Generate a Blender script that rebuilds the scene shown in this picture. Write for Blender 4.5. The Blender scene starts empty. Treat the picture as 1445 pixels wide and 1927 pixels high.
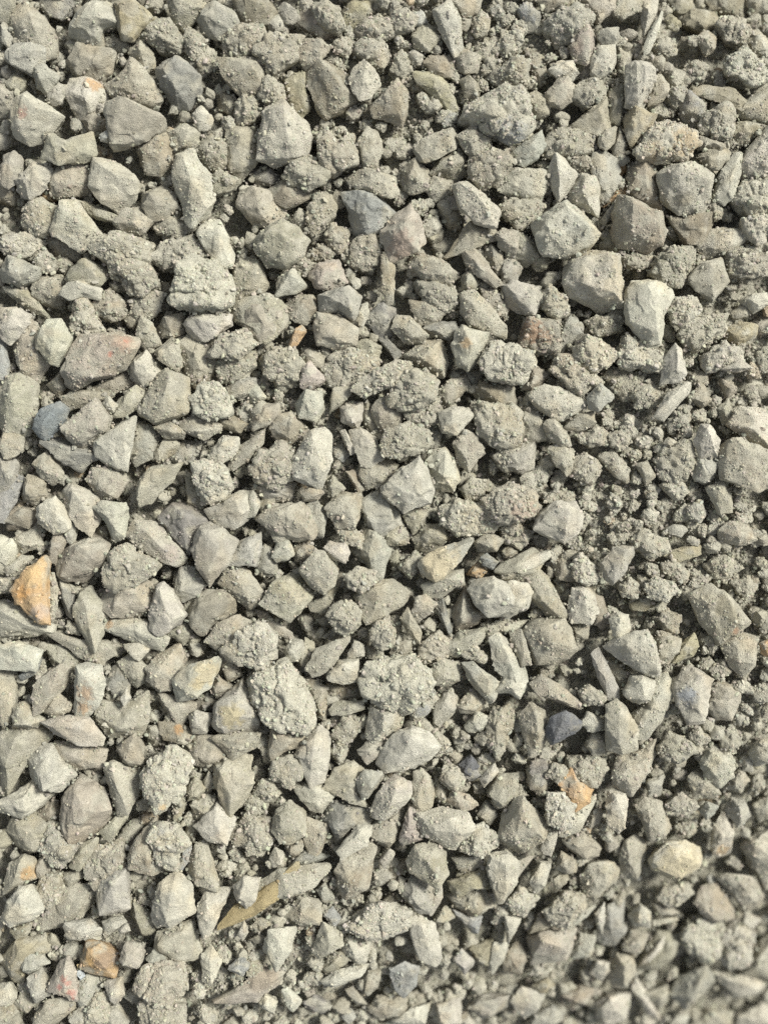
import bpy, bmesh, math
import numpy as np
from math import radians

# ------------------------------------------------------------------ scale
S = 0.0005                 # metres per photograph pixel on the face of the heap
W, H = 1445.0, 1927.0
CAM = 1.10                 # camera height above the face of the heap, metres
CAMP = CAM / S
rng = np.random.default_rng(7)

# ------------------------------------------------------------------ camera, sky, sun, exposure
scene = bpy.context.scene
cam = bpy.data.cameras.new('camera')
cam.sensor_fit = 'VERTICAL'
cam.sensor_height = 24.0
cam.lens = 24.0 * CAM / (H * S)
cam.clip_start = 0.01
cam.clip_end = 100.0
cam.dof.use_dof = True
cam.dof.focus_distance = CAM - 0.012
cam.dof.aperture_fstop = 0.68
camo = bpy.data.objects.new('camera', cam)
scene.collection.objects.link(camo)
camo.location = (0, 0, CAM)
scene.camera = camo

SUN_EL, SUN_AZ = radians(47), radians(30)      # azimuth counted from +x towards +y
world = bpy.data.worlds.new('World')
scene.world = world
world.use_nodes = True
wn = world.node_tree
bg = wn.nodes['Background']
sky = wn.nodes.new('ShaderNodeTexSky')
sky.sky_type = 'NISHITA'
sky.sun_disc = False
sky.sun_elevation = SUN_EL
sky.sun_rotation = radians(90) - SUN_AZ
sky.dust_density = 2.0
sky.ozone_density = 1.0
hs = wn.nodes.new('ShaderNodeHueSaturation')      # thin cloud: the sky is paler than a clear one
hs.inputs['Saturation'].default_value = 0.35
wn.links.new(sky.outputs[0], hs.inputs['Color'])
wn.links.new(hs.outputs[0], bg.inputs[0])
bg.inputs[1].default_value = 0.055
sl = bpy.data.lights.new('sun', 'SUN')
sl.energy = 2.1
sl.angle = radians(13)
sl.color = (1.0, 0.975, 0.91)
suno = bpy.data.objects.new('sun', sl)
scene.collection.objects.link(suno)
suno.rotation_euler = (0, radians(90) - SUN_EL, SUN_AZ)
scene.view_settings.view_transform = 'Standard'
scene.view_settings.look = 'None'
scene.view_settings.gamma = 1.0
scene.view_settings.use_curve_mapping = False
scene.view_settings.exposure = 1.5
scene.cycles.use_denoising = False
scene.cycles.max_bounces = 6

# ------------------------------------------------------------------ materials
COL = {'t': (.33, .305, .228), 'w': (.42, .405, .33), 'b': (.265, .235, .168), 'g': (.33, .325, .275), 'k': (.175, .174, .163),
       'l': (.285, .294, .278), 'o': (.44, .29, .14), 'p': (.365, .325, .27), 'y': (.33, .30, .19)}
DUST = np.array((.388, .373, .298))
for _k in 'twbgpyk': COL[_k] = tuple(np.array(COL[_k]) * (.74 if _k in 'pby' else .62) + DUST * (.45 if _k == 'w' else .25 if _k in 'pby' else .36))
for _k in 'lo': COL[_k] = tuple(np.array(COL[_k]) * .78 + DUST * .22)

def material(name, grain, grain_scale, rough_amt, spec):
    m = bpy.data.materials.new(name)
    m.use_nodes = True
    nt = m.node_tree
    N, L = nt.nodes, nt.links
    b = N['Principled BSDF']
    b.inputs['Roughness'].default_value = 0.88
    b.inputs['Specular IOR Level'].default_value = spec
    at = N.new('ShaderNodeAttribute'); at.attribute_name = 'Col'
    tc = N.new('ShaderNodeTexCoord')
    def noise(scale, det, rg=.6):
        n = N.new('ShaderNodeTexNoise')
        n.inputs['Scale'].default_value = scale
        n.inputs['Detail'].default_value = det
        n.inputs['Roughness'].default_value = rg
        L.new(tc.outputs['Object'], n.inputs['Vector'])
        return n
    def ramp(src, lo, hi, a, c):
        r = N.new('ShaderNodeMapRange')
        r.inputs[1].default_value = lo; r.inputs[2].default_value = hi
        r.inputs[3].default_value = a; r.inputs[4].default_value = c
        L.new(src, r.inputs[0])
        return r.outputs[0]
    def mul(a, c):
        x = N.new('ShaderNodeMath'); x.operation = 'MULTIPLY'
        L.new(a, x.inputs[0])
        if isinstance(c, float): x.inputs[1].default_value = c
        else: L.new(c, x.inputs[1])
        return x.outputs[0]
    def add(a, c):
        x = N.new('ShaderNodeMath'); x.operation = 'ADD'
        L.new(a, x.inputs[0]); L.new(c, x.inputs[1])
        return x.outputs[0]
    n1 = noise(90, 5); n2 = noise(900, 4, .7); n3 = noise(2400, 2)
    v1 = ramp(n1.outputs[0], .3, .7, .80, 1.16)
    v2 = ramp(n2.outputs[0], .3, .7, .68, 1.32)
    mx = N.new('ShaderNodeMix'); mx.data_type = 'RGBA'; mx.blend_type = 'MULTIPLY'
    mx.inputs[0].default_value = 1.0
    L.new(at.outputs['Color'], mx.inputs[6])
    cc = N.new('ShaderNodeCombineColor')
    v = mul(v1, v2)
    for i in range(3): L.new(v, cc.inputs[i])
    L.new(cc.outputs[0], mx.inputs[7])
    L.new(mx.outputs[2], b.inputs['Base Color'])
    # relief: dust grains as small domes plus pitted grain
    vo = N.new('ShaderNodeTexVoronoi'); vo.feature = 'F1'
    vo.inputs['Scale'].default_value = grain_scale
    L.new(tc.outputs['Object'], vo.inputs['Vector'])
    dome = ramp(vo.outputs['Distance'], .0, .55, 1.0, 0.0)
    mask = ramp(noise(160, 3).outputs[0], .42, .62, .15, 1.0)
    hgt = add(mul(mul(dome, mask), grain), add(mul(n2.outputs[0], rough_amt), mul(n3.outputs[0], rough_amt * .4)))
    bp = N.new('ShaderNodeBump')
    bp.inputs['Strength'].default_value = 1.0
    bp.inputs['Distance'].default_value = 0.001
    L.new(hgt, bp.inputs['Height'])
    L.new(bp.outputs[0], b.inputs['Normal'])
    return m

MAT = {'s': material('dusty_stone', .55, 760, 1.4, .25), 'r': material('grain_coated_stone', .8, 640, 1.4, .15),
       'c': material('earth_crust', 1.0, 580, 1.6, .1)}
MAT_FINES = material('dry_fines', 1.3, 380, 1.5, .1)

def grain_material():
    m = bpy.data.materials.new('crumb')
    m.use_nodes = True
    N, L = m.node_tree.nodes, m.node_tree.links
    b = N['Principled BSDF']
    b.inputs['Roughness'].default_value = 0.92
    b.inputs['Specular IOR Level'].default_value = 0.1
    at = N.new('ShaderNodeAttribute'); at.attribute_name = 'gcol'; at.attribute_type = 'INSTANCER'
    L.new(at.outputs['Color'], b.inputs['Base Color'])
    return m
MAT_GRAIN = grain_material()

# ------------------------------------------------------------------ noise
def _hash(i, j, k, seed):
    h = (i * 374761393 + j * 668265263 + k * 2147483647 + seed * 974711) & 0xffffffff
    h = ((h ^ (h >> 13)) * 1274126177) & 0xffffffff
    h = ((h ^ (h >> 16)) * 2246822519) & 0xffffffff
    return ((h ^ (h >> 15)) & 0xffffff) / float(0xffffff)

def vnoise(p, seed=0):
    f = np.floor(p).astype(np.int64)
    t = p - f
    t = t * t * t * (t * (t * 6 - 15) + 10)
    out = 0
    for a in (0, 1):
        wa = t[:, 0] if a else 1 - t[:, 0]
        for b in (0, 1):
            wb = t[:, 1] if b else 1 - t[:, 1]
            for c in (0, 1):
                wc = t[:, 2] if c else 1 - t[:, 2]
                out = out + wa * wb * wc * _hash(f[:, 0] + a, f[:, 1] + b, f[:, 2] + c, seed)
    return out * 2 - 1

def fbm(p, octv, seed=0, gain=.5):
    o, a, s = 0, 1.0, 0.0
    for i in range(octv):
        o = o + a * vnoise(p * (2.03 ** i) + 17.3 * i, seed + i); s += a; a *= gain
    return o / s

# ------------------------------------------------------------------ face of the heap (all in photo pixels, z towards the camera)
def drop(x, y):
    """The face falls away towards the foot of the heap at the lower right, and a little at the upper right."""
    s = (x - 600) * .478 + (y - 1735) * .878
    d = .72 * np.where(s > 0, s * s / (s + 130), 0)
    s2 = (x - 1250) * .6 + (130 - y) * .8
    return d + .55 * np.where(s2 > 0, s2 * s2 / (s2 + 120), 0)

def swell(x, y):
    p = np.stack([np.atleast_1d(x) / 420., np.atleast_1d(y) / 420., np.full_like(np.atleast_1d(np.asarray(x, float)), .5)], 1)
    return 16 * vnoise(p, 91)

CRUMBLY = [(1190, 800, 120, 170), (1270, 1000, 160, 140), (1290, 1150, 130, 100), (1150, 950, 150, 130), (760, 170, 150, 160),
           (430, 130, 60, 60), (640, 820, 60, 90), (520, 740, 60, 60), (620, 1780, 90, 70), (300, 1700, 100, 80), (430, 1780, 80, 120),
           (1400, 330, 70, 120), (1400, 1260, 70, 120), (1000, 330, 80, 60), (1330, 700, 90, 120), (850, 250, 90, 70), (990, 90, 90, 80),
           (820, 1260, 120, 90), (1150, 1100, 90, 60), (1080, 1560, 60, 60), (600, 1680, 80, 60), (520, 1560, 70, 60), (1250, 250, 60, 70)]
def crumbly(x, y):
    o = np.zeros_like(np.asarray(x, float))
    for cx, cy, rx, ry in CRUMBLY:
        o = np.maximum(o, np.clip(1.6 - np.hypot((x - cx) / rx, (y - cy) / ry) * 1.2, 0, 1))
    return o

def to_world(x, y, z):
    """Photo pixel (x, y) on the heap at height z (pixels) -> metres; undoes the perspective of the height."""
    k = (CAMP - z) / CAMP
    return np.stack([(x - W / 2) * k * S, -(y - H / 2) * k * S, z * S], -1)

# ------------------------------------------------------------------ geodesic templates
_geo = {}
def geodesic(f):
    if f in _geo: return _geo[f]
    g = (1 + 5 ** .5) / 2
    V = np.array([(-1, g, 0), (1, g, 0), (-1, -g, 0), (1, -g, 0), (0, -1, g), (0, 1, g), (0, -1, -g), (0, 1, -g), (g, 0, -1), (g, 0, 1), (-g, 0, -1), (-g, 0, 1)])
    F = [(0, 11, 5), (0, 5, 1), (0, 1, 7), (0, 7, 10), (0, 10, 11), (1, 5, 9), (5, 11, 4), (11, 10, 2), (10, 7, 6), (7, 1, 8), (3, 9, 4), (3, 4, 2), (3, 2, 6), (3, 6, 8), (3, 8, 9), (4, 9, 5), (2, 4, 11), (6, 2, 10), (8, 6, 7), (9, 8, 1)]
    vs, idx, tris = [], {}, []
    for a, b, c in F:
        loc = {}
        for i in range(f + 1):
            for j in range(f + 1 - i):
                p = (V[a] * (f - i - j) + V[b] * i + V[c] * j) / f
                p = p / np.linalg.norm(p)
                key = tuple(np.round(p, 6) + 0.0)
                if key not in idx:
                    idx[key] = len(vs); vs.append(p)
                loc[i, j] = idx[key]
        for i in range(f):
            for j in range(f - i):
                tris.append((loc[i, j], loc[i + 1, j], loc[i, j + 1]))
                if i + j < f - 1: tris.append((loc[i + 1, j], loc[i + 1, j + 1], loc[i, j + 1]))
    P = np.array(vs)
    # more vertices on the exposed upper side
    th = np.arccos(np.clip(P[:, 2], -1, 1)); ph = np.arctan2(P[:, 1], P[:, 0])
    th = math.pi * (th / math.pi) ** 1.2
    P = np.stack([np.sin(th) * np.cos(ph), np.sin(th) * np.sin(ph), np.cos(th)], 1)
    _geo[f] = (P, np.array(tris, np.int32))
    return _geo[f]

def hull_planes(pts):
    bm = bmesh.new()
    for p in pts: bm.verts.new(p)
    bmesh.ops.convex_hull(bm, input=bm.verts)
    N, B = [], []
    bm.normal_update()
    for f in bm.faces:
        n = f.normal; c = f.calc_center_median()
        if n.length < .5: continue
        N.append(tuple(n)); B.append(n.dot(c))
    bm.free()
    N = np.array(N); B = np.array(B)
    fl = B < 0
    N[fl] *= -1; B[fl] *= -1
    return N, np.maximum(B, 1e-3)

def poly_radius(pts, ang):
    """Farthest hit of rays from the origin at angles ANG with the closed polygon."""
    d = np.stack([np.cos(ang), np.sin(ang)], 1)
    r = np.zeros(len(ang))
    n = len(pts)
    for i in range(n):
        a = pts[i]; e = pts[(i + 1) % n] - a
        den = d[:, 0] * e[1] - d[:, 1] * e[0]
        ok = np.abs(den) > 1e-9
        den = np.where(ok, den, 1)
        t = (a[0] * e[1] - a[1] * e[0]) / den
        u = (a[0] * d[:, 1] - a[1] * d[:, 0]) / den
        hit = ok & (t > 0) & (u >= -1e-6) & (u <= 1 + 1e-6)
        r = np.where(hit & (t > r), t, r)
    return r

def rock(poly, tops, kind, f, rg, seed, hscale=1.0):
    """A broken stone: outline POLY (x right, y up, about its centre), TOPS (x, y, h) ridge points. Returns verts, tris in pixels."""
    poly = np.asarray(poly, float)
    n = len(poly)
    C = np.cov(poly.T)
    ev = np.sqrt(np.maximum(np.linalg.eigvalsh(C), 1))
    minw = max(2.3 * ev[0], 8.0)
    hh = minw * .48 * hscale * rg.uniform(.9, 1.15)
    P = []
    for x, y in poly:
        P.append((x, y, rg.uniform(-.30, .26) * minw))
        if kind == 'c' or rg.uniform() < .25: P.append((x * .92, y * .92, hh * rg.uniform(.2, .6)))
        P.append((x * .68, y * .68, -minw * rg.uniform(.40, .55)))
    if len(tops):
        for x, y, h in tops: P.append((x, y, hh * h))
    else:
        k = rg.integers(3, 5)
        a0 = rg.uniform(0, 6.28)
        aa = a0 + np.arange(k) * 6.283 / k + rg.uniform(-.35, .35, k)
        rr = poly_radius(poly, aa) * rg.uniform(.25, .72, k)
        tl = rg.uniform(0, 6.28); ta = rg.uniform(.1, .5)
        for a, r in zip(aa, rr): P.append((r * math.cos(a), r * math.sin(a), hh * (1 - ta * (.5 + .5 * math.cos(a - tl)) * 1.3)))
    P = np.array(P)
    N, B = hull_planes(P)
    # chips knocked off the edges
    for _ in range({'s': 5, 'r': 4, 'c': 2}[kind]):
        a = rg.uniform(0, 6.28); z = rg.uniform(.15, .9); q = math.sqrt(1 - z * z)
        nn = np.array((q * math.cos(a), q * math.sin(a), z))
        N = np.vstack([N, nn]); B = np.append(B, (P @ nn).max() * rg.uniform(.86, .96))
    D, T = geodesic(f)
    sc = np.array([np.abs(poly[:, 0]).max(), np.abs(poly[:, 1]).max(), minw * .55])
    D = D * sc
    D = D / np.linalg.norm(D, axis=1, keepdims=True)
    q = np.maximum(D @ N.T, 0) / B
    pw = {'s': 200., 'r': 150., 'c': 40.}[kind]
    m = q.max(1, keepdims=True)
    r = 1 / (m[:, 0] * ((q / m) ** pw).sum(1) ** (1 / pw))
    V = D * r[:, None]
    # keep the traced outline, dents included
    nb = 72
    ang = (np.arange(nb) + .5) / nb * 2 * math.pi
    va = np.arctan2(V[:, 1], V[:, 0]) % (2 * math.pi)
    vr = np.hypot(V[:, 0], V[:, 1])
    bi = np.minimum((va / (2 * math.pi) * nb).astype(int), nb - 1)
    mxr = np.zeros(nb); np.maximum.at(mxr, bi, vr)
    for _ in range(6):
        e = mxr <= 0
        if not e.any(): break
        mxr[e] = np.maximum(np.roll(mxr, 1), np.roll(mxr, -1))[e]
    tr = poly_radius(poly, ang)
    fac = np.clip(tr / np.maximum(mxr, 1e-3), .62, 1.3)
    sm = {'s': 0, 'r': 1, 'c': 2}[kind]
    for _ in range(sm): fac = (np.roll(fac, 1) + 2 * fac + np.roll(fac, -1)) / 4
    fv = np.interp(va, np.concatenate([[ang[-1] - 2 * math.pi], ang, [ang[0] + 2 * math.pi]]), np.concatenate([[fac[-1]], fac, [fac[0]]]))
    V[:, :2] *= fv[:, None]
    # relief
    w = 2 * math.sqrt(abs(area(poly)) / math.pi)
    o = rg.uniform(0, 500, 3)
    a1, a2, a3 = {'s': (.011, .013, .8), 'r': (.014, .018, 1.3), 'c': (.045, .04, 2.4)}[kind]
    dn = a1 * w * fbm(V / (.34 * w) + o, 2, seed) + a2 * w * fbm(V / (.13 * w) + o, 2, seed + 5)
    dn = dn + a3 * fbm(V / 9.0 + o, 2, seed + 9, .6)
    if kind == 'c':   # caked lumps with creases between them
        dn = dn + .13 * w * fbm(V / (.55 * w) + o + 11, 2, seed + 17) - .07 * w * np.clip(1 - np.abs(fbm(V / (.3 * w) + o + 23, 2, seed + 19)) * 5, 0, 1) + .03 * w
    if kind == 's':   # stepped fracture faces and nicked edges
        st = fbm(V / (.5 * w) + o + 40, 2, seed + 13)
        s2 = fbm(V * np.array((1, 1, 1.6)) / (.28 * w) + o + 90, 2, seed + 14)
        dn = dn +   .034 * w * (np.tanh(st * 22) * .5) + .018 * w * (np.tanh(s2 * 16) * .5)
    elif kind == 'r':
        st = fbm(V / (.4 * w) + o + 40, 2, seed + 13)
        dn = dn + .035 * w * (np.tanh(st * 9) * .5)
    dr = V / np.maximum(np.linalg.norm(V, axis=1, keepdims=True), 1e-6)
    V = V + dr * dn[:, None]
    return V, T, minw, hh

def area(p):
    p = np.asarray(p, float)
    x, y = p[:, 0], p[:, 1]
    return .5 * (x * np.roll(y, -1) - np.roll(x, -1) * y).sum()

def centroid(p):
    x, y = p[:, 0], p[:, 1]; x1, y1 = np.roll(x, -1), np.roll(y, -1)
    c = x * y1 - x1 * y; A = c.sum() * 3
    return np.array((((x + x1) * c).sum() / A, ((y + y1) * c).sum() / A))

def colour(V, code, kind, rg, seed, patches=(), origin=None):
    base = np.array(COL[code]) * rg.uniform(.90, 1.10) * (1 + rg.uniform(-.02, .02, 3))
    o = rg.uniform(0, 300, 3)
    w = np.ptp(V[:, 0]) + np.ptp(V[:, 1])
    n = fbm(V / (.16 * w) + o, 3, seed + 21, .6)
    cov = {'s': -.12, 'r': .12, 'c': .35}[kind]
    if code in 'olk': cov -= .02
    d = np.clip((n + cov) * 3.0 + .3, 0, 1)[:, None] * (.8 if code in 'olkpy' else .75)
    dust = DUST * (rg.uniform(.92, 1.1) if code != 'w' else 1.16)
    C = base * (1 - d) + dust * d
    # veins and iron tint inside the rock
    v = np.clip(1 - np.abs(fbm(V / (.3 * w) + o + 9, 2, seed + 31)) * 9, 0, 1)[:, None] * (1 - d) * .25
    C = C * (1 - v) + np.array((.5, .47, .4)) * v
    ti = np.clip(fbm(V / (.25 * w) + o + 70, 2, seed + 41) * 2.2 - .25, 0, 1)[:, None] * .3
    C = C * (1 - ti) + C * np.array((1.08, .93, .72)) * ti
    for pc, px, py, pr in patches:
        dd = np.hypot(V[:, 0] + origin[0] - px, -V[:, 1] + origin[1] - py) / pr + .9 * fbm(V / (pr * .45) + o, 4, seed + 51, .65)
        a = np.clip((1.2 - dd) * 1.1, 0, .62 if pr < 20 else .5 if pr < 50 else .82)[:, None]
        C = C * (1 - a) + np.array(pc) * a
    return np.clip(C, .01, .9)

# ------------------------------------------------------------------ mesh helpers
def make_mesh(name, V, T, C, mat, crease=0):
    me = bpy.data.meshes.new(name)
    me.vertices.add(len(V)); me.vertices.foreach_set('co', np.ascontiguousarray(V, np.float32).ravel())
    me.loops.add(len(T) * 3); me.loops.foreach_set('vertex_index', np.ascontiguousarray(T, np.int32).ravel())
    me.polygons.add(len(T)); me.polygons.foreach_set('loop_start', np.arange(0, len(T) * 3, 3, dtype=np.int32))
    me.polygons.foreach_set('use_smooth', np.ones(len(T), bool))
    at = me.attributes.new('Col', 'FLOAT_COLOR', 'POINT')
    at.data.foreach_set('color', np.concatenate([C, np.ones((len(C), 1))], 1).astype(np.float32).ravel())
    me.materials.append(mat)
    me.update(calc_edges=True)
    if crease: me.set_sharp_from_angle(angle=radians(crease))
    return me

def link(name, me, loc=(0, 0, 0), parent=None):
    o = bpy.data.objects.new(name, me)
    scene.collection.objects.link(o)
    if parent is not None: o.parent = parent
    else: o.location = loc
    return o

# crumbs: a few irregular grain shapes instanced on points
def grain_meshes():
    col = bpy.data.collections.new('grain_shapes')
    for i in range(6):
        D, T = geodesic(2)
        rg = np.random.default_rng(100 + i)
        k = rg.integers(6, 9)
        nn = rg.normal(size=(k, 3)); nn /= np.linalg.norm(nn, axis=1, keepdims=True)
        b = rg.uniform(.6, .95, k)
        q = np.maximum(D @ nn.T / b, 1e-4)
        r = np.minimum(1 / q.max(1), 1.15) * (1 + .12 * rg.normal(size=len(D)))
        V = D * r[:, None] * rg.uniform(.6, 1.25, 3)
        me = make_mesh('grain_shape', V, T, np.full((len(V), 3), .3), MAT_GRAIN)
        me.polygons.foreach_set('use_smooth', np.full(len(T), False))
        o = bpy.data.objects.new('grain_shape', me)
        col.objects.link(o)
    return col
GRAINS = grain_meshes()

def grain_group():
    ng = bpy.data.node_groups.new('scatter_crumbs', 'GeometryNodeTree')
    ng.interface.new_socket('Geometry', in_out='INPUT', socket_type='NodeSocketGeometry')
    ng.interface.new_socket('Geometry', in_out='OUTPUT', socket_type='NodeSocketGeometry')
    N, L = ng.nodes, ng.links
    gi = N.new('NodeGroupInput'); go = N.new('NodeGroupOutput')
    ci = N.new('GeometryNodeCollectionInfo'); ci.inputs[0].default_value = GRAINS
    ci.inputs['Separate Children'].default_value = True; ci.inputs['Reset Children'].default_value = True
    ip = N.new('GeometryNodeInstanceOnPoints')
    ip.inputs['Pick Instance'].default_value = True
    def attr(nm, ty):
        a = N.new('GeometryNodeInputNamedAttribute'); a.data_type = ty; a.inputs[0].default_value = nm
        return a
    sc = attr('gsize', 'FLOAT'); ro = attr('grot', 'FLOAT_VECTOR')
    er = N.new('FunctionNodeEulerToRotation')
    L.new(ro.outputs[0], er.inputs[0])
    L.new(gi.outputs[0], ip.inputs['Points'])
    L.new(ci.outputs[0], ip.inputs['Instance'])
    L.new(er.outputs[0], ip.inputs['Rotation'])
    L.new(sc.outputs[0], ip.inputs['Scale'])
    L.new(ip.outputs[0], go.inputs[0])
    return ng
NG = grain_group()

def crumb_object(name, P, size, colr, parent=None):
    """P in metres (local to parent), size in metres, colr Nx3."""
    me = bpy.data.meshes.new(name)
    n = len(P)
    me.vertices.add(n); me.vertices.foreach_set('co', np.ascontiguousarray(P, np.float32).ravel())
    a = me.attributes.new('gsize', 'FLOAT', 'POINT'); a.data.foreach_set('value', size.astype(np.float32))
    a = me.attributes.new('grot', 'FLOAT_VECTOR', 'POINT'); a.data.foreach_set('vector', rng.uniform(0, 6.28, n * 3).astype(np.float32))
    a = me.attributes.new('gcol', 'FLOAT_COLOR', 'POINT')
    a.data.foreach_set('color', np.concatenate([colr, np.ones((n, 1))], 1).astype(np.float32).ravel())
    me.materials.append(MAT_GRAIN)
    o = bpy.data.objects.new(name, me)
    scene.collection.objects.link(o)
    if parent is not None: o.parent = parent
    md = o.modifiers.new('scatter', 'NODES'); md.node_group = NG
    o['kind'] = 'stuff'
    return o

def sample_surface(V, T, n, rg, patchy, seed, zmin=.05):
    a, b, c = V[T[:, 0]], V[T[:, 1]], V[T[:, 2]]
    nr = np.cross(b - a, c - a); ar = np.linalg.norm(nr, axis=1) + 1e-9
    nz = nr[:, 2] / ar
    mid = (a + b + c) / 3
    wgt = ar * np.clip((nz - zmin) * 2.0, 0, 1)
    if patchy > 0:
        wgt = wgt * np.clip(fbm(mid / 22. + 3, 2, seed) * 3.0 * patchy + 1.0 - patchy * .45, 0.02, 3)
    wgt = wgt / wgt.sum()
    k = rg.choice(len(T), n, p=wgt)
    u, v = rg.uniform(size=(2, n)); fl = u + v > 1; u[fl], v[fl] = 1 - u[fl], 1 - v[fl]
    return a[k] + (b - a)[k] * u[:, None] + (c - a)[k] * v[:, None], nr[k] / ar[k][:, None]

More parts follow.
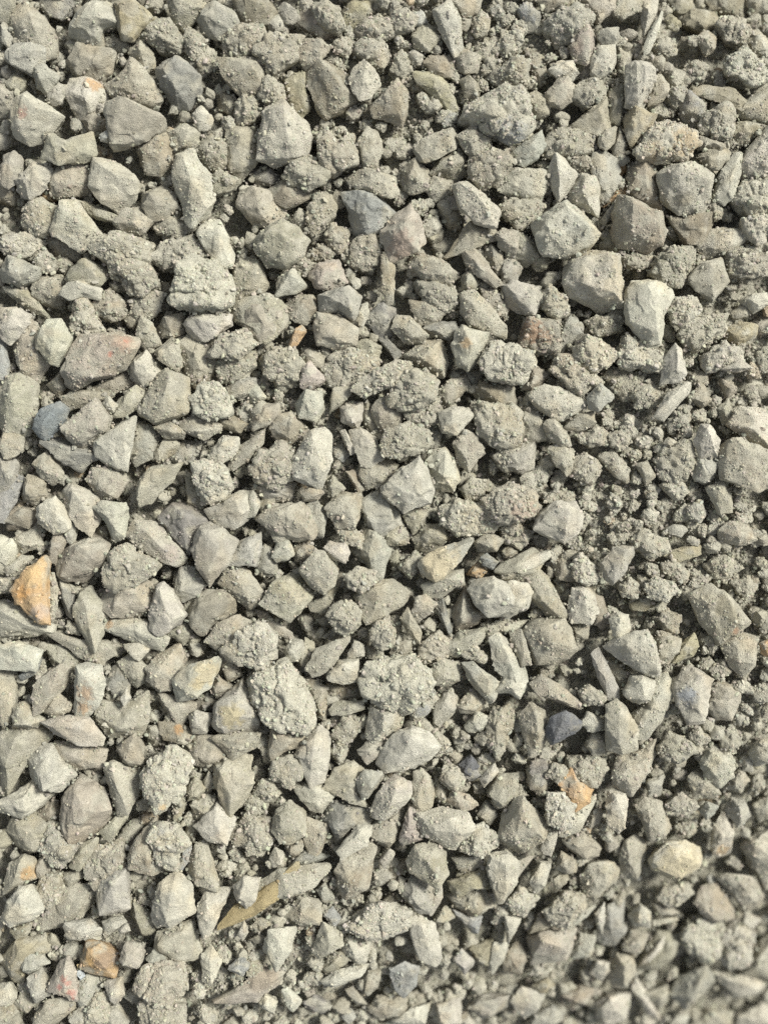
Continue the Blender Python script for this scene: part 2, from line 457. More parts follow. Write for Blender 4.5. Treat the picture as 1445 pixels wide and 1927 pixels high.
# ------------------------------------------------------------------ traced stones
# colour, kind, level, class (S stone, C clod, - smaller piece) | outline in photo pixels | ridge points x,y,height | label
DATA = """
br1S|21,28 52,12 76,31 100,66 100,97 87,111 45,87 21,62||medium blocky brown grainy stone, third above and left of the rust patched cream stone
gs2S|10,100 31,80 73,81 88,100 80,121 59,138 28,126 14,114||medium blocky smooth grey stone, second above the red stained cream stone
ws2S|152,21 173,0 204,3 221,48 194,55 190,87 163,87 133,62 135,42|194,52,1 156,52,0.9 180,14,0.8|cream angular stone with a notched lower edge
ys2S|215,0 253,0 289,35 266,52 253,73 232,73 221,45|256,14,1 228,21,0.8|olive tinted wedge with a curved lower edge
kr0-|76,10 104,-5 152,-3 138,21 118,35 97,28||
ts1S|135,114 149,87 183,88 215,104 204,138 183,152 149,144 137,128|152,111,1 190,125,0.9|medium rounded tan grey stone, nearest above the rust patched cream stone
gs2-|62,125 83,123 111,142 111,152 90,176 69,163||
gs2S|93,176 107,156 131,161 118,194 100,199 92,189||small mottled grey oval pebble in the top left
ws1S|125,180 138,156 163,149 187,156 199,176 194,201 173,215 149,221 138,201|173,197,1 138,180,0.8 170,156,0.8|cream stone with a rust orange patch on its top right
ws3S|28,187 52,173 83,194 126,221 104,242 83,266 55,272 31,260 21,242 24,211|52,187,0.9 80,215,1 42,249,0.8|large cream stone with a red stain in its middle in the top left
tr1S|204,159 239,138 249,116 273,138 306,189 287,204 256,197 211,180|256,149,1 235,173,0.7|medium blocky tan grey grainy stone, nearest above the large tan pyramid shaped stone
ks2S|296,135 311,118 336,114 377,142 374,170 353,197 329,199 304,166|360,142,0.9 311,138,0.9 336,173,1|smooth dark grey stone with rounded lower end
ts3S|201,201 228,187 308,225 308,244 266,273 215,282 201,242|232,194,1 221,249,0.7 298,230,0.8|large tan pyramid shaped stone with a steep ridge in the top left
ts1-|152,221 176,213 197,232 194,249 170,249||
ts3S|80,298 93,256 107,253 121,268 173,249 183,291 166,301 118,313||flat tan plate with a notch in its upper edge
ls3S|189,253 204,244 213,256 204,268 190,266||tiny blue grey chip of stone in the top left
br1S|263,280 280,263 318,249 325,277 322,311 304,329 280,325 270,304||medium rounded brown grainy stone, nearest below and right of the large tan pyramid shaped stone
tr1-|324,253 346,230 374,246 375,277 346,287 325,287||
wr3S|332,294 367,279 377,304 394,332 403,374 394,401 363,427 346,415 343,381 329,356 325,329|346,304,0.9 363,346,1 384,381,0.8|long pale upright stone tapering to a crusted foot in the upper left
ts1S|429,239 484,240 488,284 481,308 450,336 433,311|460,263,1 446,311,0.6|grey tan stone with a ridge running down its middle in the top left
ws2S|178,298 208,301 242,322 261,346 256,374 228,400 194,384 173,356|194,318,0.9 225,339,1 194,363,0.8|large cream stone with a pointed top left corner
ts2S|265,362 304,346 329,363 336,391 311,412 284,413 270,394||medium rounded tan grey stone, nearest below and right of the tiny blue grey chip
tr1S|142,377 173,384 225,408 221,420 187,412 152,398||thin flat crusted slab like a tilted dish in the upper left
tr2-|218,422 239,394 266,391 287,415 273,438 242,441||
tc1C|287,422 311,413 346,419 365,433 339,445 304,441||small long level tan grey crumbly clod, nearest below the large tan pyramid shaped stone
ws2S|33,343 62,308 93,315 97,332 87,356 62,377 38,367||medium blocky pale grey stone, nearest below and left of the notched flat tan plate
gs2-|2,336 7,294 28,287 43,301 38,343 17,355 3,348||
tr1S|95,341 121,318 152,308 173,332 166,360 142,367 121,374 100,363||medium rounded tan grey grainy stone, nearest below the notched flat tan plate
os0S|66,375 83,353 104,367 100,379 76,382||small orange brown pebble half hidden under cream stone in the upper left
wr2S|107,408 118,377 149,381 189,439 183,450 152,471 118,453 100,439|121,388,0.8 156,422,1 111,433,0.7|large rounded pale grey grainy stone, second below the notched flat tan plate
tc1C|54,398 80,377 107,391 107,422 69,445 55,422||small angular tan grey crumbly clod, nearest below the notched flat tan plate
wc1C|3,460 21,439 69,446 80,464 62,481 28,483||small angular pale grey crumbly clod, nearest below and left of the notched flat tan plate
tc2C|170,471 208,443 249,439 284,464 282,495 256,519 215,519 194,491||large rounded tan grey crumbly clod, nearest below and right of the notched flat tan plate
tc1C|287,484 311,453 363,443 389,474 377,498 311,505||medium angular tan grey crumbly clod, nearest above and left of the very large cream lump
ws2S|372,439 391,419 415,419 439,474 436,502 408,502 381,464||medium long upright pale grey stone, nearest above the very large cream lump
ts1S|453,363 478,355 505,363 536,401 509,424 481,422 453,391|484,367,1 491,398,0.9|medium blocky tan grey stone, nearest above and left of the large round ball like stone
br2S|415,114 446,111 481,121 498,138 491,166 460,187 439,166 419,145|481,138,1 450,125,0.8|brown slab with a pale crusted right edge
gs2S|372,38 384,14 405,9 436,21 448,45 439,62 408,71 381,59||medium rounded smooth grey stone, nearest above and right of the smooth dark rounded stone
tr1S|311,-3 377,-3 388,21 349,57 332,45 325,24||medium angular tan grey grainy stone, nearest right of the olive tinted wedge
tc1C|273,69 291,48 318,45 349,80 336,100 304,93||small angular tan grey crumbly clod, nearest below and right of the olive tinted wedge
bs1S|439,-3 500,-3 519,21 502,42 467,45 446,21||medium angular brown stone, nearest above and left of the bowl shaped brown stone
ts1-|246,100 266,76 287,100 292,125 277,135||
tc1C|446,197 474,176 488,197 484,221 464,235 450,228||small angular tan grey crumbly clod, nearest right of the smooth dark rounded stone
br0-|408,176 426,161 446,194 446,221 429,211 415,201||
ws2-|363,218 381,202 401,225 394,242 374,246||
tc1C|348,73 356,54 388,73 384,100 367,111 351,93||small angular tan grey crumbly clod, nearest right of the olive tinted wedge
tr1-|-10,163 10,159 28,180 21,215 -7,211||
ts1-|10,156 31,142 48,152 42,173 21,173||
kc0C|199,80 218,69 247,83 242,97 208,97||small long level dark grey crumbly clod, nearest below and left of the olive tinted wedge
tc1C|375,287 398,256 426,277 433,311 405,325 384,308||small angular tan grey crumbly clod, nearest left of the very large pale pyramid stone
tc1C|394,339 415,325 446,339 433,360 408,370||small angular tan grey crumbly clod, nearest above the very large cream lump
tc1C|374,121 391,90 405,104 398,135 377,135||small angular tan grey crumbly clod, nearest above and right of the smooth dark rounded stone
br0-|87,453 118,453 152,474 142,488 107,481||
tc1C|415,76 443,55 491,59 498,90 464,111 426,104||medium angular tan grey crumbly clod, nearest left of the bowl shaped brown stone
ts1-|-7,-3 21,-3 35,17 14,42 -7,38||
gs1-|2,52 10,35 24,76 17,90 3,76||
bs0-|-3,349 31,353 40,370 24,384 -3,377||
bs1S|562,42 570,21 588,9 608,42 626,66 601,71 574,55||smooth brownish stone half covered by a dark clod in the top centre
bc2C|589,14 615,5 640,17 648,52 636,62 608,48 596,35||small blocky brown crumbly clod, nearest above and right of the bowl shaped brown stone
gs1-|520,24 536,7 560,21 563,38 543,47||
ys0-|646,21 660,3 698,7 705,21 685,45 660,52 648,38||
tc1C|667,59 685,38 712,28 740,42 736,69 712,80 678,76||medium blocky tan grey crumbly clod, second above and right of the large dark brown block
bc2S|486,100 505,69 557,69 570,66 553,107 515,144 494,121||bowl shaped brown stone filled with pale crumbs in the top centre
tr2-|562,97 577,73 605,73 619,90 601,118 577,125 565,114|603,83,1 584,80,0.8|
ys1S|537,152 553,138 574,140 577,173 581,204 567,218 543,204 536,180||upright yellow brown block beside a dark gap in the top centre
br2S|574,131 601,118 636,125 657,149 671,187 643,208 615,225 598,211 584,173|619,145,1 643,180,0.9|large dark brown evenly grained block in the top centre
wr3S|659,149 667,128 685,112 705,135 716,159 698,187 678,190 662,173|685,149,1 691,121,0.7|pale diamond shaped grainy stone in the top centre
tc1C|674,87 691,76 719,83 733,107 719,131 695,121 678,104||small blocky tan grey crumbly clod, nearest above and right of the large dark brown block
br2S|698,204 716,176 747,154 766,173 764,208 755,237 733,228 705,221|747,166,1 757,221,0.8 719,187,0.8|stone with a dark left face and a pale right face
ts1-|778,69 795,48 816,52 826,73 806,97 781,90||
bs1-|800,118 813,109 847,111 858,125 844,145 809,138||
wr2S|816,24 847,3 864,35 871,87 854,104 833,69||long pale slab leaning steeply to the left in the top centre
tr1-|854,104 871,93 903,107 896,135 875,138 861,125||
ys1S|781,142 830,140 861,201 844,208 816,183 792,163||flat olive brown tilted plate set in crumbs in the top centre
ts1-|868,152 882,142 906,166 896,190 875,183||
tc2C|486,180 494,156 512,145 532,166 532,190 505,201||small angular tan grey crumbly clod, nearest left of the upright yellow brown block
tc1C|456,121 480,116 505,138 498,166 477,176 456,166||small angular tan grey crumbly clod, nearest below and left of the bowl shaped brown stone
tc1C|456,180 477,178 489,204 480,228 460,232||small long upright tan grey crumbly clod, third left of the upright yellow brown block
wr3S|494,215 515,190 539,197 574,228 586,256 577,294 543,308 515,313 484,301 484,263|536,221,1 546,277,0.9 501,242,0.7|very large pale grey pyramid stone with a bright right face
tc2C|601,263 615,249 636,270 660,260 674,311 629,332 605,322||medium rounded tan grey crumbly clod, nearest right of the very large pale pyramid stone
tc2C|531,332 553,304 595,294 619,322 608,346 570,356 539,346||medium blocky tan grey crumbly clod, nearest above the large round ball like stone
tr2S|678,266 691,244 712,256 717,284 709,315 688,318 678,301||upright loaf shaped grainy stone in the top centre
tr2S|778,273 806,256 847,244 861,266 851,284 802,308 787,298||medium long level tan grey grainy stone, nearest below the flat olive tilted plate
tr1S|811,329 833,291 864,280 885,304 878,325 854,336||medium angular tan grey grainy stone, second below the flat olive tilted plate
wc3C|871,225 896,194 948,170 972,173 999,215 996,242 961,266 923,260 903,239||very large pale crusted lump with a blue grey underside in the top centre
tc2C|861,256 892,242 920,263 913,284 892,298 868,277||small angular tan grey crumbly clod, nearest below and right of the flat olive tilted plate
tc2C|892,294 951,284 958,304 937,343 909,353 889,329||medium angular tan grey crumbly clod, nearest above and right of the large pinkish faceted stone
tr2S|659,332 685,318 743,332 747,363 733,374 678,356 659,346||level loaf shaped grainy stone in the upper centre
tr1-|757,315 781,301 809,329 802,356 778,363 759,353||
tr1-|799,356 816,336 851,343 844,367 819,379||
ks0-|470,318 501,308 524,329 515,346 484,348||
br1-|508,356 539,339 581,353 577,374 539,391 515,377||
ls2S|643,363 691,362 716,374 743,398 736,412 695,441 667,433 657,394|691,377,1 681,415,0.9 723,394,0.8|blue grey angular stone with white scratched edges
ps3S|714,439 740,408 771,386 788,415 799,453 788,474 733,491 726,467 716,453|747,439,1 774,415,0.8 764,460,0.9|large pinkish faceted stone with a red lower face
wr3S|854,346 882,341 913,363 941,398 930,429 892,422 864,391|885,363,1 913,398,0.9|pale rounded grainy slab slanting down to the right in the upper centre
ts1S|840,484 885,419 903,429 930,433 930,453 885,471|889,433,1 892,457,0.8|triangular tan stone with a long tail to the left in the upper centre
tr2-|935,443 948,429 972,439 982,467 968,484 941,467||
bs0-|825,401 847,391 871,412 868,429 844,426||
tc1C|579,415 591,367 622,374 626,398 608,426 588,439||small angular tan grey crumbly clod, nearest left of the scratched blue grey stone
tc1C|614,443 626,424 650,439 653,464 636,474 619,460||small angular tan grey crumbly clod, nearest below and left of the scratched blue grey stone
tr3S|480,446 501,422 532,410 563,429 582,453 570,481 539,502 505,502 484,478|532,450,1 508,446,0.9 550,467,0.85|large round ball like stone evenly coated in grains in the upper centre
tc1C|657,491 671,460 702,443 717,464 712,495 685,509||small angular tan grey crumbly clod, nearest above and left of the thin brown upright sliver
ts1-|771,491 788,479 823,488 844,505 816,519 781,516||
br1-|875,474 889,467 916,498 903,512 878,502||
gs1-|909,478 923,460 948,478 951,502 927,505||
tc1C|588,474 608,460 633,478 615,488 591,488||small angular tan grey crumbly clod, nearest right of the large round ball like stone
tc1C|740,31 764,24 781,38 774,59 747,62||small angular tan grey crumbly clod, third above and left of the flat olive tilted plate
tc1C|889,48 903,21 916,38 916,66 896,69||small angular tan grey crumbly clod, second above and right of the flat olive tilted plate
tc1C|937,90 944,62 968,62 968,93 951,107||small angular tan grey crumbly clod, nearest left of the dark slate lump
tc1C|903,128 916,112 939,118 930,138 909,142||small angular tan grey crumbly clod, nearest above and right of the flat olive tilted plate
tc1C|923,145 944,125 972,107 972,166 948,166 930,156||small angular tan grey crumbly clod, nearest right of the flat olive tilted plate
ts1-|833,-3 903,-3 899,21 875,31 851,17||
ws1-|764,104 781,93 795,104 792,121 774,119||
tc1C|736,138 747,107 764,100 773,128 761,149||small angular tan grey crumbly clod, nearest above and left of the flat olive tilted plate
tr0-|671,204 681,194 709,228 691,239||
tc1C|631,80 643,67 664,83 653,107 636,100||small angular tan grey crumbly clod, nearest above the large dark brown block
kc1C|1032,45 1056,24 1090,17 1108,38 1090,66 1076,83 1049,80 1033,62||dark slate lump with crumbs on its left side in the top right
pr2S|1080,59 1101,35 1121,69 1118,100 1104,125 1080,114 1076,87||tall pinkish grey grainy stone in the top right
gs2-|1123,66 1139,54 1160,54 1168,73 1153,90 1132,87|1139,62,0.9 1153,76,1|
ws2S|1111,114 1125,93 1153,92 1158,114 1149,135 1125,149 1111,138|1128,100,0.9 1139,128,1 1153,104,0.8|small cube like stone with clean faces in the top right
ws2-|1032,133 1052,114 1073,118 1089,135 1073,152 1049,147||
ts2-|1026,176 1049,152 1066,145 1083,166 1076,187 1056,201 1032,194||
tc1C|1080,187 1094,159 1118,149 1135,170 1128,194 1101,208||small angular tan grey crumbly clod, nearest below the small cube like stone
ts1-|983,190 1007,170 1028,187 1028,215 1014,221 997,211||
br0-|987,100 1007,97 1021,114 1026,145 1014,159 997,128||
ws3S|1177,121 1194,114 1229,128 1229,156 1215,194 1201,204 1177,197 1175,152|1191,131,0.9 1218,138,0.9 1194,187,0.85|tall pale flat faced stone with square top in the top right
ts2-|1218,201 1225,145 1243,142 1260,170 1246,187||
bs1S|1142,176 1170,159 1177,208 1163,232 1146,228||tall brown squared block in a dark gap in the top right
ts1S|1073,239 1115,201 1139,187 1146,228 1139,253 1118,260||broad flat triangular tan stone in the top right
ts2-|1125,263 1139,246 1160,239 1153,270 1139,284 1127,277||
ts1-|1154,273 1166,239 1184,270 1173,294 1153,298||
ys2S|1175,221 1187,201 1230,218 1229,232 1208,253 1187,277 1179,256|1191,211,1 1222,225,0.7|olive yellow smooth stone wedged upright
wc3S|1191,284 1211,260 1232,239 1256,234 1305,249 1312,273 1288,304 1239,301 1198,298||large crusted stone streaked cream and rust in the top right
ts2S|1312,256 1371,270 1369,280 1315,280||thin finger of stone pointing right in the top right
tc2C|1322,215 1357,204 1378,215 1374,263 1343,260 1319,246||medium angular tan grey crumbly clod, nearest right of the rust streaked cream stone
lr1-|1281,201 1294,176 1322,197 1322,235 1301,242 1284,221||
bs2S|1301,170 1326,161 1378,166 1409,187 1391,208 1346,194 1312,180||brown lens shaped slab below pale crusted heap in the top right
br1-|1378,235 1409,225 1435,239 1416,260 1391,273 1378,256||
ts2-|1315,298 1329,280 1371,282 1367,301 1346,325 1329,315||
ws2S|1345,360 1357,322 1378,294 1393,291 1391,325 1378,374 1364,382 1346,370|1381,311,1 1360,356,0.9|long pale finger shaped slab leaning to the right in the upper right
wr2S|1391,311 1409,277 1447,235 1464,239 1464,332 1429,336 1395,329||big cream stone cut by the right edge
wr3S|1237,329 1263,308 1305,308 1336,332 1339,374 1326,401 1277,398 1249,377|1263,322,0.9 1319,346,1 1277,374,0.8|very large pale crusted block with dark left side in the upper right
bs1S|1187,318 1208,301 1229,311 1239,346 1241,391 1208,377 1184,360|1208,311,1 1211,356,0.9|medium blocky brown stone, nearest right of the rust red shard
gs1S|1115,291 1139,285 1156,304 1160,336 1146,374 1125,381 1115,346||medium long upright smooth grey stone, nearest above and left of the rust red shard
wr2S|1073,360 1090,325 1118,336 1127,363 1123,408 1097,394 1071,381||medium rounded pale grey grainy stone, nearest left of the rust red shard
ws2-|1033,325 1045,291 1063,301 1083,329 1073,353 1049,381 1042,356|1049,332,1 1070,329,0.8|
tc1C|1071,301 1090,284 1109,301 1104,325 1083,322||small angular tan grey crumbly clod, nearest above and left of the rust red shard
gs2-|967,287 990,266 1018,247 1023,277 1011,298 987,313 966,304|997,277,1 1007,291,0.7|
tc1C|1025,273 1049,242 1080,246 1108,263 1104,284 1066,294 1032,294||medium blocky tan grey crumbly clod, nearest left of the olive yellow smooth stone
wr1S|935,339 962,315 1028,322 1030,353 1014,374 976,374 945,363||medium blocky pale grey grainy stone, third left of the rust red shard
tc1C|945,394 966,377 1004,379 1018,394 997,419 973,433 952,415||medium blocky tan grey crumbly clod, nearest left of the rust red shard
wr3S|1002,415 1063,384 1104,405 1125,439 1111,467 1066,484 1021,484 1007,446|1059,398,0.9 1097,429,1 1032,457,0.9 1021,422,0.85|very large pale flat topped slab with six corners in the upper right
br3S|1156,401 1166,367 1194,377 1239,401 1256,429 1243,460 1222,471 1166,460 1153,436|1184,388,1 1229,426,0.9 1180,443,0.85|very large brown grainy block with a sharp top corner
bs1S|1260,412 1305,408 1333,403 1339,419 1312,460 1291,460 1274,436|1319,419,1 1288,429,0.8|medium rounded brown stone, nearest below the very large pale crusted block
os0S|1132,391 1153,356 1180,348 1184,363 1153,377||rust red shard deep in a gap in the upper right
os0S|1158,315 1175,306 1177,322 1163,336||small rust red chip deep in a gap in the upper right
gs1-|1128,415 1163,370 1154,398 1139,422||
ts0-|1128,464 1153,439 1160,464 1187,464 1170,481 1139,478||
wr1S|1315,464 1343,433 1395,429 1405,446 1371,474 1329,488||medium long level pale grey grainy stone, nearest above the tan star shaped stone
tr1S|945,433 973,436 1004,460 1009,484 987,497 955,481||small angular tan grey grainy stone, nearest left of the very large flat topped slab
wc2C|1367,114 1398,90 1426,114 1443,152 1405,163 1367,145||medium angular pale grey crumbly clod, nearest above the cream right edge stone
tc2C|1343,52 1360,35 1402,35 1412,62 1395,87 1364,80||small angular tan grey crumbly clod, second above the cream right edge stone
bs0-|1284,38 1301,21 1343,24 1353,45 1319,66 1291,52||
br1-|1310,76 1326,59 1346,69 1343,93 1326,104||
ys2-|1251,35 1263,24 1281,45 1274,57 1256,55||
ts1-|1217,114 1243,102 1249,114 1246,135 1222,128||
tc1C|1227,93 1239,76 1267,80 1270,100 1253,111||small angular tan grey crumbly clod, nearest right of the small cube like stone
ws1-|1203,-3 1239,-3 1222,62 1208,69||
ws2S|1211,83 1229,45 1246,17 1246,38 1222,100 1211,104||thin pale sliver standing upright near the top edge
ts1-|1097,-3 1156,-3 1153,21 1125,42 1101,21||
tr1-|1160,-3 1198,-3 1201,21 1170,38 1153,28||
bs0-|1253,-3 1308,-3 1301,21 1274,28||
bs1-|1319,-3 1398,-3 1395,28 1343,21||
tr1-|1402,-3 1447,-3 1447,24 1412,28||
lr1S|973,21 990,7 1014,28 1011,52 990,55||blue grey speckled stone near the top edge
ts1-|1011,-3 1073,-3 1063,14 1032,21||
ws2-|1410,59 1429,48 1447,80 1440,107 1412,97||
tr1-|1381,215 1412,187 1445,166 1464,194 1445,235 1405,225||
tc1C|1286,135 1305,114 1329,128 1319,152 1294,152||small angular tan grey crumbly clod, nearest right of the tall pale flat faced stone
tr0-|1160,83 1180,90 1187,107 1173,149 1163,138||
tc1C|1329,381 1350,377 1358,401 1343,415||small angular tan grey crumbly clod, nearest below and left of the long pale finger slab
tc2C|945,138 962,111 990,121 990,156 966,163 945,152||small angular tan grey crumbly clod, nearest below and left of the dark slate lump
ts0-|1018,398 1035,356 1042,377 1028,401||
wc2C|1378,377 1405,343 1447,339 1450,398 1405,408||medium angular pale grey crumbly clod, nearest below and right of the long pale finger slab
wc2C|1395,415 1429,398 1450,436 1423,460 1402,443||small angular pale grey crumbly clod, second below and right of the long pale finger slab
tc1C|1367,481 1405,467 1443,484 1436,519 1378,519||medium angular tan grey crumbly clod, nearest right of the tan star shaped stone
gs2S|0,506 17,480 52,497 74,503 69,523 35,537 7,527||medium blocky smooth grey stone, third above and left of the very large pinkish stone
tc1C|66,489 87,475 107,492 100,513 80,511||small angular tan grey crumbly clod, nearest above and left of the very large pinkish stone
tc0C|104,496 121,482 135,499 121,513||small angular tan grey crumbly clod, second below the notched flat tan plate
ts2S|125,527 131,503 163,487 201,503 202,523 187,539 145,536|166,503,1 183,520,0.8|medium blocky tan grey stone, nearest left of the very large cream lump
ws3S|114,555 128,532 149,529 194,544 190,567 159,560 135,568|152,534,1 180,548,0.8|pale wedge lying across a larger tan stone
br1S|66,534 83,515 114,520 121,555 114,579 80,568 67,555||small rounded brown grainy stone, nearest above and left of the very large pinkish stone
tr1S|10,544 45,537 69,568 95,598 62,586 31,565||flat sloping shard with a sharp lower right tip
ws2S|-3,582 38,581 59,594 55,613 21,648 -3,627|35,589,1 21,620,0.8|medium angular pale grey stone, third left of the very large pinkish stone
tc2C|235,513 270,494 294,520 298,537 270,558 242,548||medium angular tan grey crumbly clod, second left of the very large cream lump
wc3C|313,572 325,544 346,503 363,492 405,497 420,520 433,568 415,587 381,593 332,586||very large cream lump with loose crumbs on top in the upper left
tr1S|436,510 453,482 484,496 500,537 478,562 446,579 433,558||medium blocky tan grey grainy stone, nearest right of the very large cream lump
ws2S|346,610 360,594 415,587 436,593 433,613 391,643 363,638|367,603,1 408,613,0.9|smooth oval stone right under a very large cream lump in the upper left
tc2C|133,596 152,565 166,562 187,600 194,624 166,629 138,624||medium rounded tan grey crumbly clod, nearest above the very large pinkish stone
tc1C|180,575 204,546 232,568 235,589 211,603 187,596||small angular tan grey crumbly clod, second above the very large pinkish stone
ts1-|296,617 311,594 346,591 348,624 329,634 304,632||
tc1C|251,568 273,551 308,558 301,586 266,603 253,593||small angular tan grey crumbly clod, nearest left of the very large cream lump
tr2S|260,613 266,593 287,610 304,648 277,653 260,634||dark rough pointed sliver beside a round clod in the upper left
ts0-|235,562 239,553 251,579 246,598 239,586||
tr1S|28,627 52,608 74,617 93,683 69,717 45,703 24,655||medium long upright tan grey grainy stone, second left of the very large pinkish stone
ws3S|67,634 90,606 118,603 137,631 126,662 107,688 93,683 73,655|83,631,0.9 114,627,1 104,665,0.8|medium rounded pale grey stone, nearest left of the very large pinkish stone
pr3S|116,703 131,648 152,632 221,624 260,638 263,655 235,696 173,714 142,731 125,724|215,641,1 145,696,0.8 242,662,0.9|very large pinkish tan stone with small red stains in the upper left
ts1-|170,733 194,714 235,700 253,721 215,741||
ts1-|118,748 145,738 208,736 211,748 166,762 138,769||
ws2S|240,693 253,672 277,664 303,693 291,714 273,731 249,714||small rounded pale grey stone, nearest above and left of the rough brown grey block
tr2-|294,662 322,636 337,645 344,683 336,702 304,679||
ts1S|341,648 360,636 388,645 403,686 391,710 367,728 346,696|370,669,1 381,696,0.9|medium blocky tan grey stone, nearest above the pale ball shaped clod
tc3S|391,662 415,634 460,620 488,645 478,658 439,676 398,674||flat stone heaped with crumbs along its upper side in the upper left
ts2S|450,593 464,572 502,562 533,589 519,627 491,645 460,617|484,589,1 502,620,0.8|medium rounded tan grey stone, nearest above and left of the small orange splinter
tc1C|408,683 436,672 478,662 484,690 460,710 422,714||small angular tan grey crumbly clod, nearest above and right of the pale ball shaped clod
tr3S|258,779 284,714 311,693 356,714 356,773 332,790 294,799|325,714,0.9 311,762,1|very large rough brown grey block with flat top in the middle left
wc3C|356,752 377,721 408,721 433,748 431,776 394,795 367,779||pale ball shaped clod thickly coated in grains in the middle left
ts2S|215,786 225,752 256,726 277,741 266,762 239,783||smooth tan lozenge leaning to the right in the middle left
ws3-|192,759 204,745 221,762 215,776 201,773||
tr1S|0,731 21,710 42,705 69,731 69,779 55,811 17,814 0,797|31,735,1 42,779,0.9|large rounded crusted stone touching the left edge
ls3S|66,804 80,769 114,755 131,769 121,800 87,828 73,821|111,766,0.9 87,797,1|clean slate blue stone with a scratched surface in the middle left
pr3S|116,807 152,773 180,750 209,783 201,814 156,845 131,831||squared pinkish tan block coated in fine grains in the middle left
ws3S|178,835 228,790 258,783 256,814 247,849 242,887 201,873 183,856|239,821,1 194,838,0.8 253,790,0.8|sharp cornered pale pyramid with clean faces in the middle left
gs1S|247,849 258,797 287,804 301,831 287,859 256,873||medium angular smooth grey stone, nearest right of the sharp cornered pale pyramid
ks2S|80,831 118,824 180,847 187,859 149,887 114,866|149,852,1 118,838,0.8|dark grey smooth curved wedge
tr1-|0,842 14,811 42,824 43,849 17,864||
tr2-|64,873 87,852 114,873 119,901 97,913 80,897||
gs1-|-3,859 31,869 28,904 14,928 -3,928||
bs1-|40,921 55,897 83,904 88,932 66,949 42,942||
ls1S|-3,935 28,899 45,906 31,942 14,977 -3,977||blue grey streaked slab at the left edge
tr2S|163,904 176,882 228,883 239,904 221,935 190,937||medium angular tan grey grainy stone, nearest below the sharp cornered pale pyramid
ts3S|258,908 284,880 346,869 325,904 287,946 260,956|277,890,0.9 263,939,0.8 322,880,0.8|flat tan triangle pointing up to the right in the middle left
ws2S|118,928 138,911 187,935 194,973 173,1008 135,973|145,921,1 173,966,0.7|medium angular pale grey stone, nearest below the dark grey curved wedge
tr2-|291,804 322,790 349,814 343,824 311,824||
tr2-|337,797 367,783 415,800 415,811 381,828 349,811||
ts1-|284,859 311,826 336,835 329,852 301,871||
gs0-|324,859 346,831 377,835 367,866 332,873||
wr2-|391,863 419,821 450,824 446,856 415,876||
tr2-|429,876 450,842 498,807 495,835 467,866 443,883||
wc3C|363,876 394,869 422,883 431,914 419,939 388,946 370,914||medium rounded pale grey crumbly clod, nearest right of the flat tan triangle
ts1-|353,890 367,901 388,946 381,956 353,949||
ws2S|389,959 450,925 478,925 488,949 474,973 443,994 401,987|443,939,1 460,966,0.8|smooth cream stone with a broad sloping face in the middle left
ws2S|73,956 107,935 128,959 135,994 104,1004 76,984||medium angular pale grey stone, second below the dark grey curved wedge
ws3S|176,956 194,942 239,946 242,973 235,1008 211,1022 197,977|194,953,0.9 221,959,1 218,994,0.8|white grey stone with a curved left facet in the middle left
tr1-|472,779 491,759 519,769 512,797 481,811||
bs1-|415,790 436,781 464,797 450,814 422,807||
gs1-|427,731 450,710 481,714 478,741 436,748||
tr1-|90,724 114,707 123,728 111,745||
bs0-|17,959 52,953 73,966 62,994 21,994||
ls1S|-3,638 10,648 17,690 14,714 -3,710||blue grey stone cut off by the left edge
ws2S|522,558 525,523 550,503 577,536 557,551|546,520,1 567,534,0.8|small white grey block with clean faces in the upper centre
ps2S|582,520 598,499 634,487 652,530 619,546 596,541||squared pinkish stone with a dusty top in the upper centre
gs3S|600,555 643,541 657,537 681,555 674,589 664,606 636,586 601,589|650,544,1 664,589,0.8 619,562,0.8|grey jagged shard with a bright split face in the upper centre
ws2-|671,603 681,575 691,570 695,589 683,617||
br1S|541,575 557,555 588,558 600,586 577,610 550,600||round brown pebble in shadow under a grey shard in the upper centre
ts2S|593,613 598,589 636,596 672,620 667,648 633,657 601,648||medium blocky tan grey stone, nearest below the grey jagged shard
tr2S|422,593 449,568 505,558 548,582 536,617 498,645 460,613||large blocky tan grey grainy stone, second above and left of the small orange splinter
os2S|543,648 557,620 567,613 576,624 560,648 546,657||small orange wood coloured splinter of stone in the upper centre
br2S|719,510 717,482 726,478 742,503 740,568 728,572 719,544||thin brown upright sliver hanging under a pink stone in the upper centre
ks1S|690,603 719,568 742,586 736,627 716,634|717,575,1 726,613,0.7|dark olive pointed stone with a sharp ridge in the upper centre
tr2S|738,620 747,596 771,598 804,631 792,646 761,645||crusted oval stone with a pale rim in the upper centre
tr2S|769,499 785,478 830,489 856,513 844,534 802,527||medium long level tan grey grainy stone, second right of the thin brown upright sliver
tc1C|780,534 799,527 844,541 866,568 837,582 799,565||small long slanting tan grey crumbly clod, nearest right of the thin brown upright sliver
tr1-|771,567 802,572 832,589 819,610 788,610||
ts2S|873,475 899,478 920,506 942,530 930,542 899,520 878,496||long smooth tan finger slanting down right in the upper centre
ts1-|913,475 944,475 951,510 934,517||
tr1-|870,520 889,506 899,534 889,551 871,544||
tr2S|868,555 896,551 951,613 951,634 930,631 885,610 871,589||long crusted slab slanting down to the right in the upper centre
tc1C|903,544 930,544 954,582 944,593 913,572||small long slanting tan grey crumbly clod, nearest left of the very large cream boulder
ks1-|800,620 819,606 854,608 863,624 844,638 813,631||
ws3S|854,627 871,612 892,620 920,627 909,662 882,696 861,686 852,655|871,624,0.9 885,655,1 878,686,0.7|cream stone with rusty speckles and a pointed base in the upper centre
tr2S|764,669 799,641 833,636 840,683 833,710 802,700 771,686||medium rounded tan grey grainy stone, nearest left of the rust speckled cream stone
